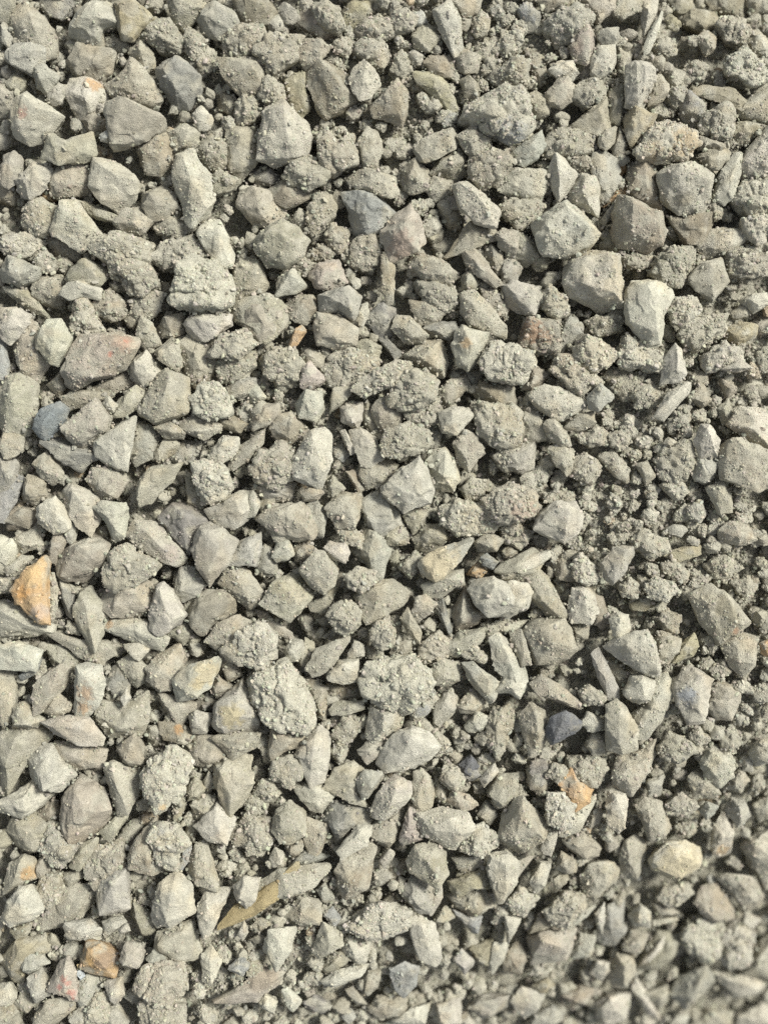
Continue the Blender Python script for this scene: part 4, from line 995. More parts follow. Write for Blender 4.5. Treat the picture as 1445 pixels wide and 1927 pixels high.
br2S|1291,1120 1333,1099 1360,1116 1395,1154 1409,1171 1350,1210 1326,1185|1360,1123,1 1374,1171,0.9 1319,1130,0.8|large flat brown slab with grains and rusty flecks in the middle right
tr1S|1357,1213 1391,1192 1426,1206 1416,1248 1398,1272 1371,1248||medium angular tan grey grainy stone, nearest below and right of the large flat brown slab
wc3C|1215,1099 1232,1085 1270,1099 1274,1113 1253,1130 1222,1123||small angular pale grey crumbly clod, nearest above and right of the small pale cube
tc2C|1163,1102 1180,1085 1201,1099 1194,1123 1170,1120||small angular tan grey crumbly clod, nearest below and right of the smooth grey flat flake
tc1C|1243,1061 1267,1054 1291,1075 1284,1095 1256,1088||small angular tan grey crumbly clod, nearest right of the smooth grey flat flake
ys1-|1246,1043 1274,1033 1312,1026 1314,1043 1277,1057||
tc1C|1187,1019 1205,1002 1246,1012 1249,1037 1218,1047||small angular tan grey crumbly clod, nearest above and right of the smooth grey flat flake
br2S|1350,998 1374,981 1409,988 1426,1016 1391,1026 1357,1019||round yellowish brown stone emerging from crumbs in the middle right
tr1-|945,1002 973,992 990,1019 976,1033 952,1023||
tc1C|1229,1165 1249,1144 1277,1158 1274,1189 1249,1185||small angular tan grey crumbly clod, nearest above and right of the large flat pale pentagon
tr2-|1232,1206 1246,1189 1277,1203 1274,1227 1253,1251 1236,1234||
ws2-|910,1317 931,1296 966,1254 990,1282 976,1313 945,1296||
tc1C|1239,1407 1256,1376 1291,1386 1298,1414 1274,1431 1246,1424||small angular tan grey crumbly clod, nearest above the smooth edged curved slab
gr1-|1312,1424 1336,1403 1367,1417 1378,1448 1336,1462||
ws2-|1412,1417 1429,1396 1464,1383 1464,1434 1426,1445||
tr1S|1149,1441 1187,1417 1232,1393 1232,1424 1215,1462 1180,1476||medium angular tan grey grainy stone, second above and right of the slim pale upright wedge
tr1-|1104,1400 1115,1379 1139,1376 1139,1410 1118,1424||
tc1C|1294,1386 1312,1369 1333,1389 1319,1407||small angular tan grey crumbly clod, nearest below the stone with blue hollow
tc1C|1353,1389 1374,1362 1391,1386 1384,1417 1364,1414||small angular tan grey crumbly clod, nearest below and right of the stone with blue hollow
ts1-|945,1037 955,1028 973,1037 962,1050 948,1050||
os2S|1429,1210 1447,1203 1447,1237 1433,1230||rust red chip at the right edge
gs0-|1281,1372 1294,1365 1312,1372 1291,1383||
ys1-|1187,1137 1218,1116 1239,1130 1211,1147 1191,1147||
tr2-|959,1192 980,1185 990,1213 997,1244 980,1254 966,1216||
ks1-|1000,1434 1025,1428 1042,1441 1032,1462 1000,1459||
tc1C|1070,1428 1104,1424 1132,1445 1118,1476 1076,1466||small angular tan grey crumbly clod, nearest above the orange patched stone
tc1C|1329,1064 1360,1047 1391,1068 1367,1088 1336,1085||small angular tan grey crumbly clod, nearest above the large flat brown slab
tc1C|1374,1095 1405,1085 1423,1106 1398,1130||small angular tan grey crumbly clod, nearest above and right of the large flat brown slab
tc1C|1333,1261 1360,1244 1374,1261 1353,1279||small angular tan grey crumbly clod, nearest above and right of the stone with blue hollow
ts2S|114,1541 125,1496 149,1465 194,1484 211,1520 194,1555 170,1579 135,1581 116,1562|152,1486,0.9 180,1520,1 138,1545,0.9|large smooth egg shaped stone with tiny pits in the lower left
ws2S|-7,1507 35,1489 69,1463 97,1496 66,1527 45,1541 3,1531||medium blocky pale grey stone, nearest above and left of the dark purplish clod
tr2S|197,1444 215,1432 256,1451 263,1479 242,1527 221,1531 208,1486|225,1469,1 239,1503,0.7|dusty stone with a ledge across its middle
ts1S|17,1565 31,1534 62,1533 87,1548 80,1593 52,1607 28,1590||medium rounded tan grey stone, nearest left of the dark purplish clod
kc1C|81,1590 97,1552 138,1572 149,1586 121,1621 97,1617||dark purplish clod speckled with crumbs in the lower left
ts2-|130,1631 152,1590 180,1576 187,1583 152,1638||
tc1C|159,1635 180,1593 225,1583 239,1610 225,1648 187,1662||medium angular tan grey crumbly clod, nearest right of the dark purplish clod
wc3S|272,1576 301,1550 332,1546 356,1583 336,1610 339,1631 304,1621||knobbly white stone with grey pitted patches in the lower left
br2S|246,1600 270,1565 294,1538 301,1614 311,1638 284,1642 249,1631||medium blocky brown grainy stone, nearest below and left of the knobbly white stone
ls2S|334,1635 346,1600 360,1593 356,1621 341,1640||thin blue grey splinter below a knobbly white stone in the lower left
tr2S|353,1638 367,1593 388,1583 412,1673 401,1681 370,1662||medium long upright tan grey grainy stone, second below and right of the knobbly white stone
gs2S|182,1693 183,1666 215,1642 239,1636 244,1704 221,1721 190,1718|215,1655,1 221,1700,0.8|medium blocky smooth grey stone, nearest left of the pale pointed crown stone
ws3S|285,1721 301,1659 332,1638 363,1666 365,1714 322,1742 294,1749|329,1669,1 318,1725,0.8 304,1669,0.8|large smooth pale stone with a pointed crown and ridge in the bottom left
ws2S|375,1704 388,1676 436,1673 415,1714 398,1756 384,1763 375,1731||medium long upright pale grey stone, nearest right of the pale pointed crown stone
ys2S|412,1749 446,1700 500,1693 538,1631 557,1624 561,1635 540,1666 519,1693 484,1721||long olive yellow slab with a flat cut edge
ws3S|439,1669 460,1648 488,1652 481,1690 464,1711 443,1693||pale ochre pointed stone resting on a long olive slab in the bottom left
ts1S|298,1766 304,1749 363,1731 379,1794 346,1801 318,1804 298,1787||medium rounded tan grey stone, nearest below the pale pointed crown stone
ts1-|247,1725 253,1693 287,1721 291,1752 270,1756||
ws3S|5,1728 21,1690 38,1666 62,1664 80,1714 62,1731 24,1740|45,1676,1 52,1714,0.9 21,1718,0.8|white faced angular stone near the left edge
ts2S|7,1683 17,1628 45,1610 62,1621 66,1652 35,1666|42,1624,1 28,1662,0.8|tan stone with a small orange patch on its right in the bottom left
ts1-|66,1628 83,1610 97,1631 80,1654 66,1645||
tc1C|71,1676 83,1648 114,1648 118,1693 93,1700||small angular tan grey crumbly clod, nearest above and right of the white faced angular stone
ts1-|107,1648 152,1638 159,1648 131,1666||
tr0S|66,1731 114,1669 166,1666 173,1697 138,1731 83,1745||medium long slanting tan grey grainy stone, nearest right of the white faced angular stone
bs1-|21,1749 62,1735 52,1759 35,1766||
ys1S|5,1811 35,1770 87,1766 90,1790 45,1815 52,1853 28,1842||medium blocky olive stone, second above and left of the red spotted white stone
gs2S|35,1818 52,1794 83,1797 92,1811 52,1835||small white grey stone on a yellow brown one in the bottom left
gs2-|54,1842 76,1828 104,1863 69,1885||
ps3S|90,1863 107,1818 130,1802 144,1828 147,1880 135,1884 111,1870|128,1818,0.9 128,1863,1|white stone spotted with red like granite in the bottom left
gs1S|142,1856 166,1832 194,1849 180,1877 152,1891||smooth dark grey stone below an orange block in the bottom left
os2S|156,1818 163,1773 194,1773 221,1794 218,1839 173,1828|173,1780,0.9 204,1801,1|rust orange and brown layered block in the bottom left
ps3S|227,1804 239,1773 266,1776 273,1794 263,1818 235,1818||small pink rounded cube like stone in the bottom left
ws2-|128,1735 170,1731 190,1749 187,1770 128,1766||
ws2-|192,1735 221,1725 242,1731 221,1749 197,1766||
ws3-|221,1749 239,1737 246,1752 225,1759||
tc2S|256,1853 277,1818 311,1801 348,1808 343,1853 329,1891 294,1887||big crumbly block in the lower left
tc2C|270,1884 311,1877 346,1887 346,1929 270,1932||medium angular tan grey crumbly clod, nearest below and right of the small pink cube stone
ts2-|69,1911 90,1884 145,1877 138,1901 97,1932 66,1936||
ws2-|194,1853 228,1842 235,1870 218,1891 204,1873||
tc2C|163,1911 180,1873 204,1873 208,1918 187,1932 166,1929||small angular tan grey crumbly clod, nearest below and right of the red spotted white stone
gs1-|204,1901 221,1894 242,1922 235,1936 204,1932||
gs1-|131,1911 163,1887 170,1929 138,1929||
br1-|28,1884 48,1866 69,1880 55,1901 35,1898||
wr1-|-3,1856 21,1849 31,1870 21,1891 -3,1887||
tr1-|-3,1894 28,1891 36,1929 -3,1932||
ws2-|381,1801 398,1783 415,1811 398,1853 381,1846||
ps1S|403,1877 460,1856 478,1825 519,1828 536,1835 519,1856 484,1880 433,1887||long pinkish smooth stone at the bottom
ls2-|431,1821 453,1802 469,1818 457,1835||
ws2-|446,1759 460,1731 467,1756 457,1771||
gs2-|277,1801 294,1783 313,1804 294,1821||
tr1-|363,1514 391,1498 407,1503 394,1545 367,1541||
ws2S|370,1555 408,1514 443,1541 429,1586 398,1576|412,1538,1 422,1572,0.8|medium angular pale grey stone, nearest right of the knobbly white stone
tc1C|439,1565 464,1531 500,1538 512,1576 478,1593 450,1583||medium angular tan grey crumbly clod, nearest right of the knobbly white stone
tr0-|225,1576 249,1545 277,1541 256,1583 239,1590||
ts1-|190,1565 225,1531 242,1534 211,1581||
ts1-|353,1486 367,1463 388,1482 374,1503 356,1503||
ts1-|382,1472 394,1451 405,1472 394,1493||
tc1C|462,1503 478,1493 502,1507 498,1527 467,1531||small angular tan grey crumbly clod, nearest right of the white flecked crusted stone
ls3S|289,1467 298,1458 311,1469 308,1475 294,1474||bright white chip on a crusted pale stone in the lower left
ts1-|325,1541 336,1479 351,1472 349,1517 339,1541||
ts1-|346,1572 360,1541 370,1558 367,1583||
bs0-|76,1527 100,1505 114,1517 111,1548 87,1548||
ls2S|143,1828 149,1823 161,1835 152,1846||tiny pale blue chip beside a red spotted stone in the bottom left
tc2C|508,1458 518,1430 550,1427 567,1455 546,1479 522,1475||small angular tan grey crumbly clod, nearest below the very large crust covered lump
tc1C|480,1493 491,1469 515,1465 529,1493 505,1508||small angular tan grey crumbly clod, nearest below the triangular yellow centred stone
ws1-|553,1479 595,1465 626,1496 605,1527 584,1520|591,1475,1 601,1510,0.8|
ts1S|614,1479 633,1448 664,1434 681,1448 678,1496 695,1514 664,1510|653,1448,1 664,1489,0.8|medium blocky tan grey stone, nearest left of the grey star shaped shard
gs3S|669,1472 685,1448 723,1451 719,1469 691,1505 681,1500||flat grey star shaped shard in the lower centre
wr3S|695,1527 712,1486 740,1460 773,1469 773,1496 754,1524 723,1545 702,1541|747,1472,0.9 733,1510,1|large pale stone with rounded top beside grey shard in the lower centre
tr1-|691,1565 712,1545 764,1520 747,1572 730,1593||
tr2-|776,1503 778,1455 795,1448 816,1475 813,1514 792,1526||
ts1-|816,1486 819,1463 845,1486 837,1514 819,1507||
tc2C|826,1469 837,1441 861,1441 873,1469 854,1486||small angular tan grey crumbly clod, nearest below and left of the dark blue black stone
ks1-|868,1448 885,1434 903,1458 885,1470 871,1462||
ws2-|903,1465 930,1437 937,1455 911,1481||
tr2-|840,1507 854,1488 882,1496 899,1514 871,1524||
tr2-|920,1493 937,1462 972,1458 972,1503 937,1520||
wr3S|781,1555 788,1531 837,1520 878,1527 894,1555 871,1597 844,1597 795,1572|844,1531,0.9 871,1558,1 809,1555,0.8|large pale loaf shaped stone coated in fine grains in the lower centre
wc2C|868,1597 892,1558 909,1546 937,1572 934,1593 903,1610||medium angular pale grey crumbly clod, nearest right of the large pale loaf shaped stone
ps2-|752,1576 769,1520 792,1527 783,1555 795,1576 757,1591||
tr2S|515,1565 518,1527 546,1510 574,1534 574,1569 553,1583 529,1583||medium rounded tan grey grainy stone, nearest above the long olive yellow slab
tr1-|574,1579 581,1541 615,1555 608,1593 595,1616 581,1603||
tc1C|470,1600 470,1545 505,1545 515,1576 494,1607||small angular tan grey crumbly clod, nearest above the long olive yellow slab
ks1S|612,1545 622,1510 688,1520 690,1552 664,1555 636,1590||medium angular dark grey stone, nearest above and left of the flat cream shard
ws3S|636,1600 671,1553 700,1555 691,1590 643,1616|678,1562,1 653,1597,0.8|flat cream shard lying on a dark grey stone in the lower centre
br2S|634,1635 643,1614 691,1590 705,1600 691,1666 650,1693 636,1676||medium long upright brown grainy stone, nearest below the flat cream shard
gs0-|688,1676 695,1621 747,1635 740,1652 709,1669||
bs0-|726,1631 764,1617 768,1638 733,1655||
br3S|764,1621 781,1590 823,1590 837,1607 842,1645 823,1666 795,1662 771,1642|809,1617,1 788,1603,0.8 826,1642,0.8|dark faceted stone with a ridged top below a gap in the bottom centre
tr1-|854,1614 909,1600 903,1624 885,1642 868,1635||
ys2S|842,1659 882,1645 916,1631 920,1676 889,1673 861,1690||pale yellow notched stone in the lower middle
bs1-|844,1687 878,1680 909,1673 927,1704 892,1725 861,1711||
ls1S|852,1707 878,1721 904,1725 899,1756 889,1759||blue grey pointed shard under a yellow notched stone in the bottom centre
ws3S|918,1635 920,1603 954,1597 975,1621 970,1662 951,1707 937,1704 923,1666|948,1614,1 951,1669,0.9|medium long upright pale grey stone, nearest right of the pale yellow notched stone
gs2S|754,1683 774,1652 806,1662 826,1687 809,1721 778,1714||medium angular smooth grey stone, nearest below the dark ridged stone
ws2-|806,1718 813,1693 830,1662 833,1690 813,1725||
wc2C|652,1738 678,1718 719,1700 768,1714 764,1752 733,1773 691,1759||big pale mottled lump near the bottom
ws2S|768,1728 788,1718 816,1738 830,1801 819,1825 792,1808 778,1770|792,1731,1 806,1780,0.9|long upright pale stone with a dark stripe near the bottom
ts2S|588,1790 608,1731 643,1759 645,1776 601,1804|619,1745,1 619,1783,0.8|clean tan stone with a flat triangular face in the bottom centre
ws2S|498,1783 508,1749 539,1745 555,1752 546,1787 522,1823 508,1808||medium blocky pale grey stone, nearest below the long olive yellow slab
ts1-|601,1821 626,1797 650,1790 660,1804 619,1839||
ws1-|646,1787 657,1759 695,1773 691,1808 671,1815||
ws2-|605,1846 636,1825 691,1818 678,1839 626,1860||
ls2S|735,1818 761,1804 787,1821 781,1856 761,1880 743,1863||blue grey blurred block near the bottom
ts1-|681,1849 695,1821 716,1828 709,1860 691,1873||
gs2-|854,1801 868,1783 892,1808 875,1839||
ys1-|885,1780 927,1766 920,1818 903,1815||
ws2-|920,1808 927,1770 954,1776 951,1808 927,1835||
ws2-|489,1887 501,1870 522,1884 515,1908 494,1898||
ws2-|532,1860 543,1856 567,1887 550,1906 536,1891||
ks1-|574,1880 595,1870 622,1894 608,1908 581,1901||
ws2S|740,1918 774,1894 807,1894 799,1929 743,1929||pale smooth stone cut by the bottom edge
ws2-|816,1929 823,1884 864,1880 868,1929||
gs2-|882,1891 903,1873 954,1870 954,1901 909,1918||
ts1-|695,1894 712,1870 764,1884 757,1911 712,1911||
ls1S|610,1721 626,1707 640,1728 629,1745||small blue grey chip above a clean tan stone in the bottom centre
tr1-|532,1725 567,1693 601,1697 601,1735 557,1740||
ws1-|508,1614 518,1595 537,1607 536,1631 512,1631||
bs1-|537,1590 570,1579 567,1600 550,1616||
tc1C|470,1745 487,1728 508,1738 491,1752||small angular tan grey crumbly clod, nearest below the long olive yellow slab
ks1-|553,1624 574,1600 619,1610 574,1633||
ws2-|712,1621 733,1597 743,1607 726,1635||
ws1-|595,1676 612,1662 629,1687 608,1693||
tr1-|816,1731 837,1704 858,1725 837,1738||
tr2S|484,1666 525,1635 615,1626 619,1635 588,1666 539,1685 491,1697||mottled pale crust along a long olive yellow slab in the bottom centre
gs1-|899,1531 916,1507 934,1531 920,1552||
ws2-|470,1707 470,1662 491,1652 480,1697||
bs1-|954,1787 972,1773 989,1794 979,1832 954,1828||
ws1-|868,1908 878,1898 892,1929 864,1929||
ts1-|650,1863 667,1856 688,1891 671,1894||
tr3S|945,1531 966,1503 983,1496 1035,1555 1025,1579 987,1612 955,1597 935,1572|976,1510,1 1007,1558,0.9 966,1572,0.8|very large grain coated wedge in the lower right
wc3C|1023,1510 1028,1486 1063,1486 1080,1514 1076,1555 1056,1562 1032,1545||medium blocky pale grey crumbly clod, nearest below and left of the orange patched stone
os2S|1052,1475 1076,1448 1090,1469 1118,1486 1108,1510 1083,1524 1063,1493||stone with a bright orange patch on its face in the lower right
ws2-|1049,1572 1076,1527 1118,1496 1118,1510 1090,1562 1063,1576||
kr1-|995,1455 1007,1427 1028,1434 1035,1475 1014,1494 997,1479||
tc2C|1028,1458 1042,1436 1063,1444 1070,1465 1052,1474||small angular tan grey crumbly clod, nearest above and left of the orange patched stone
ws3S|1139,1517 1142,1486 1177,1489 1177,1558 1166,1574 1142,1552|1156,1496,1 1170,1531,0.9|slim pale upright wedge tapering to a point below
ts1-|1104,1545 1118,1520 1132,1527 1125,1548 1111,1558||
ts1-|1059,1583 1090,1555 1125,1593 1125,1610 1097,1616||
tr2S|1194,1517 1211,1500 1239,1507 1262,1555 1253,1579 1225,1583 1208,1545||smooth edged curved slab leaning left
tr2S|1151,1458 1166,1420 1222,1420 1222,1448 1187,1493 1156,1482||medium angular tan grey grainy stone, nearest above the slim pale upright wedge
tc2C|1249,1510 1277,1489 1308,1517 1294,1541 1253,1531||small angular tan grey crumbly clod, nearest above and right of the smooth edged curved slab
tc1C|1267,1552 1301,1541 1305,1565 1291,1578 1270,1565||small angular tan grey crumbly clod, nearest right of the smooth edged curved slab
tr2-|1291,1465 1305,1455 1329,1458 1353,1493 1346,1507 1305,1500||
wr2S|1315,1434 1333,1413 1374,1424 1379,1462 1353,1481 1326,1462||medium angular pale grey grainy stone, second above the orange footed cream stone
tr1-|1357,1482 1391,1441 1402,1469 1398,1496||
gs2-|1364,1524 1374,1501 1395,1503 1416,1541 1388,1557|1381,1510,1 1391,1541,0.8|
gs3-|1317,1527 1329,1508 1350,1517 1346,1534 1329,1543||
ws3S|1222,1603 1246,1579 1284,1576 1320,1603 1320,1628 1301,1655 1277,1664 1232,1642 1222,1621|1256,1590,0.9 1298,1610,1 1277,1648,0.8|large cream yellow rounded stone in the lower right
ws2S|1341,1555 1357,1524 1384,1565 1378,1610 1360,1619 1341,1603||upright cream stone stained orange at its foot in the lower right
tr2S|1393,1593 1405,1576 1447,1562 1464,1572 1464,1669 1443,1683 1423,1642||large long upright tan grey grainy stone, nearest right of the large cream yellow stone
tr2S|1166,1610 1173,1579 1194,1569 1215,1583 1211,1621 1201,1655 1170,1655||upright dark block with grains and a pale lower edge
tr2S|1092,1652 1104,1621 1139,1617 1165,1635 1160,1662 1118,1693 1101,1683||medium rounded tan grey grainy stone, second below the slim pale upright wedge
ts2-|1042,1635 1056,1603 1083,1621 1087,1645 1066,1642||
bs2-|1040,1652 1059,1642 1070,1652 1045,1683||
ws2-|997,1655 1014,1621 1035,1624 1025,1669 1011,1688||
ws2-|1014,1600 1025,1562 1047,1565 1038,1614||
tr2-|945,1707 952,1662 976,1621 1007,1610 980,1642 966,1669||
wc1C|955,1697 976,1666 1007,1690 990,1728 966,1721||small angular pale grey crumbly clod, nearest above and left of the large square pinkish slab
ws3S|948,1721 980,1728 966,1766 955,1783||pale sharp shard hanging downward in the bottom centre
tc3C|1025,1711 1059,1676 1094,1683 1097,1704 1066,1749 1038,1738||medium angular tan grey crumbly clod, nearest above the large square pinkish slab
ws2-|1070,1742 1097,1711 1128,1700 1104,1725 1076,1749||
ps2S|995,1763 1014,1745 1083,1752 1066,1808 1000,1818|1011,1752,1 1059,1773,0.9|large square pinkish slab in the lower right
bs1-|997,1756 1011,1721 1049,1738 1014,1752||
ws2S|1118,1718 1134,1693 1139,1731 1135,1763 1125,1745||thin pinkish blade of stone lying on a rounded grey one
gs1S|1121,1766 1139,1700 1170,1697 1177,1759 1160,1783 1135,1780||medium long upright smooth grey stone, second right of the large square pinkish slab
ws2-|1184,1725 1201,1697 1225,1721 1222,1745 1194,1742||
tc2C|1236,1687 1249,1666 1291,1666 1301,1683 1263,1704||small long level tan grey crumbly clod, nearest below the large cream yellow stone
ts1-|1225,1693 1256,1704 1277,1721 1239,1725||
ws2-|1229,1731 1270,1726 1277,1735 1232,1742||
tr3S|1343,1648 1367,1638 1409,1648 1443,1690 1440,1718 1402,1714 1378,1683|1388,1655,1 1416,1697,0.8|large dark crusted wedge near the right edge
tr2S|1301,1693 1319,1666 1346,1662 1381,1711 1381,1731 1346,1738 1319,1714||medium blocky tan grey grainy stone, nearest below and left of the large dark crusted wedge
wc2C|1279,1759 1291,1728 1319,1714 1353,1745 1360,1801 1326,1818 1294,1787||large blocky pale grey crumbly clod, nearest below and left of the large dark crusted wedge
wc2C|1346,1749 1381,1738 1412,1756 1405,1808 1374,1828 1353,1794||medium angular pale grey crumbly clod, nearest below the large dark crusted wedge
ws1-|1378,1738 1402,1718 1429,1731 1416,1752||
ts1S|1205,1818 1232,1749 1277,1759 1267,1804 1239,1825||medium angular tan grey stone, second below the large cream yellow stone
ws2-|1203,1815 1246,1759 1249,1776 1222,1815||
ts2S|1146,1835 1156,1790 1187,1797 1194,1832 1180,1863 1153,1860|1166,1804,1 1170,1842,0.9|upright tan stone blurred near the bottom
tr2-|1170,1780 1187,1752 1218,1759 1198,1808||
ws2-|1111,1832 1121,1804 1142,1808 1146,1828 1132,1849||
gs2S|1260,1870 1277,1832 1322,1811 1341,1849 1329,1877 1294,1905|1308,1828,1 1291,1873,0.9|large grey stone blurred in the lower right corner
tr1-|1211,1863 1249,1849 1260,1884 1243,1901||
ws2S|1120,1887 1142,1870 1187,1873 1184,1929 1125,1929||pale squared stone cut by the bottom edge
gs2-|961,1877 980,1853 1021,1870 1014,1901 987,1918||
gs1-|1004,1911 1038,1891 1059,1911 1056,1929 1000,1929||
ys2-|1000,1856 1028,1839 1045,1856 1021,1870||
ws1S|1187,1856 1194,1835 1215,1863 1249,1929 1222,1918||long thin pale sliver slanting to the bottom edge
ts1-|1059,1870 1090,1856 1118,1863 1101,1891 1070,1887||
ws1-|1076,1801 1090,1756 1115,1759 1111,1801||
ws1S|1343,1828 1395,1832 1440,1856 1429,1880 1381,1877||medium long level pale grey stone, third below the large dark crusted wedge
tr1S|1395,1828 1423,1773 1450,1759 1450,1842||medium angular tan grey grainy stone, second below the large dark crusted wedge
ws1-|1388,1905 1429,1884 1450,1905 1450,1932 1388,1932||
tr1-|1298,1929 1333,1898 1374,1905 1374,1932||
bs1-|945,1808 955,1787 983,1794 980,1832 952,1832||
ws1-|1256,1929 1270,1908 1294,1911 1291,1929||
tc1C|1409,1462 1429,1458 1436,1482 1419,1496||small angular tan grey crumbly clod, nearest above and right of the orange footed cream stone
tr1-|1416,1514 1447,1493 1450,1541 1429,1545||
ws1-|1391,1424 1416,1420 1416,1451 1398,1448||
tc1C|1153,1586 1166,1583 1166,1614 1156,1610||small long upright tan grey crumbly clod, nearest below the slim pale upright wedge
gs1-|1215,1469 1246,1458 1243,1496 1222,1500||
tc1C|1090,1448 1104,1424 1135,1430 1132,1465 1108,1472||small angular tan grey crumbly clod, nearest above and right of the orange patched stone
"""
PATCH = {
    'dark blue stone among': [((.115, .122, .135), 1060, 1369, 55)],
    'clean slate blue stone': [((.185, .21, .21), 98, 790, 60)],
    'dark blue black': [((.10, .105, .115), 885, 1447, 50)],
    'long olive yellow slab': [((.36, .29, .15), 470, 1720, 120)],  # natural stains: label start -> (colour, x, y, radius)
    'cream stone with a rust': [((.47, .28, .12), 181, 165, 13)],
    'large cream stone with a red': [((.36, .2, .15), 52, 223, 11)],
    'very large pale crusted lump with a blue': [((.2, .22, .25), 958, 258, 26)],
    'large pinkish faceted': [((.34, .25, .195), 757, 468, 24)],
    'large crusted stone streaked': [((.46, .33, .17), 1290, 272, 26), ((.42, .33, .2), 1225, 285, 18)],
    'very large pinkish tan': [((.40, .27, .2), 238, 650, 18), ((.42, .15, .1), 215, 671, 5), ((.42, .18, .12), 243, 646, 4)],
    'squared stone with a rust': [((.34, .18, .1), 993, 628, 24), ((.38, .25, .16), 1020, 640, 14)],
    'long cream stone with an orange': [((.42, .26, .13), 206, 1173, 9)],
    'upright cream block': [((.44, .29, .17), 166, 1300, 16), ((.44, .28, .15), 160, 1330, 12)],
    'pale stone with a yellow': [((.50, .41, .23), 392, 1262, 22), ((.48, .40, .23), 375, 1285, 12)],
    'large triangular stone with a yellow': [((.40, .33, .15), 440, 1342, 22)],
    'tan stone with a small orange': [((.45, .28, .12), 55, 1641, 13)],
    'white stone spotted': [((.42, .17, .13), 126, 1835, 7), ((.42, .15, .12), 118, 1850, 5), ((.44, .18, .14), 138, 1862, 8), ((.4, .16, .12), 134, 1842, 5), ((.42, .16, .12), 141, 1875, 4)],
    'stone with a bright orange': [((.54, .38, .19), 1093, 1497, 22)],
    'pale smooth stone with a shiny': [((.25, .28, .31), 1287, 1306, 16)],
    'upright cream stone stained': [((.47, .33, .17), 1358, 1602, 14)],
    'cream stone with rusty': [((.46, .31, .15), 874, 650, 10)],
    'rust orange and brown': [((.28, .22, .17), 205, 1800, 18), ((.55, .36, .15), 175, 1800, 10)],
    'bright orange yellow': [((.55, .40, .20), 72, 1075, 22), ((.45, .36, .28), 80, 1150, 16), ((.55, .3, .1), 50, 1115, 14)],
    'cream yellow stone': [((.52, .44, .27), 830, 1060, 40)],
    'large cream yellow': [((.5, .44, .29), 1270, 1620, 60)],
    'knobbly white': [((.26, .26, .24), 305, 1560, 8), ((.27, .27, .25), 330, 1590, 8)],
    'dark brown stone with': [((.42, .24, .1), 338, 1371, 9)],
    'large flat brown slab': [((.4, .24, .15), 1375, 1185, 8)],
    'very large cream crusted': [((.46, .40, .27), 1160, 540, 35)],
    'pinkish crusted lump': [((.42, .30, .23), 985, 965, 22)],
    'large pale crusted stone with white': [((.6, .42, .2), 312, 1513, 7), ((.62, .58, .48), 300, 1490, 8)],
    'bright white chip': [((.75, .77, .78), 300, 1467, 20)],
    'tiny pale blue': [((.55, .62, .66), 151, 1833, 20)],
    'large cream lump': [],
}
ZL = (-24., -6., 10., 26.)
small_V, small_T, small_C = [], [], []
nsmall = 0
loose_P, loose_s, loose_c = [], [], []
polys = []
top_V = []
counts = {'S': 0, 'C': 0}

def add_small(Vw, T, C):
    global nsmall
    small_V.append(Vw); small_T.append(T + nsmall); small_C.append(C); nsmall += len(Vw)

def grain_colours(n, rg, base=DUST):
    return np.clip(base * rg.uniform(.72, 1.12, (n, 1)) * (1 + rg.uniform(-.05, .05, (n, 3))), .02, .8)

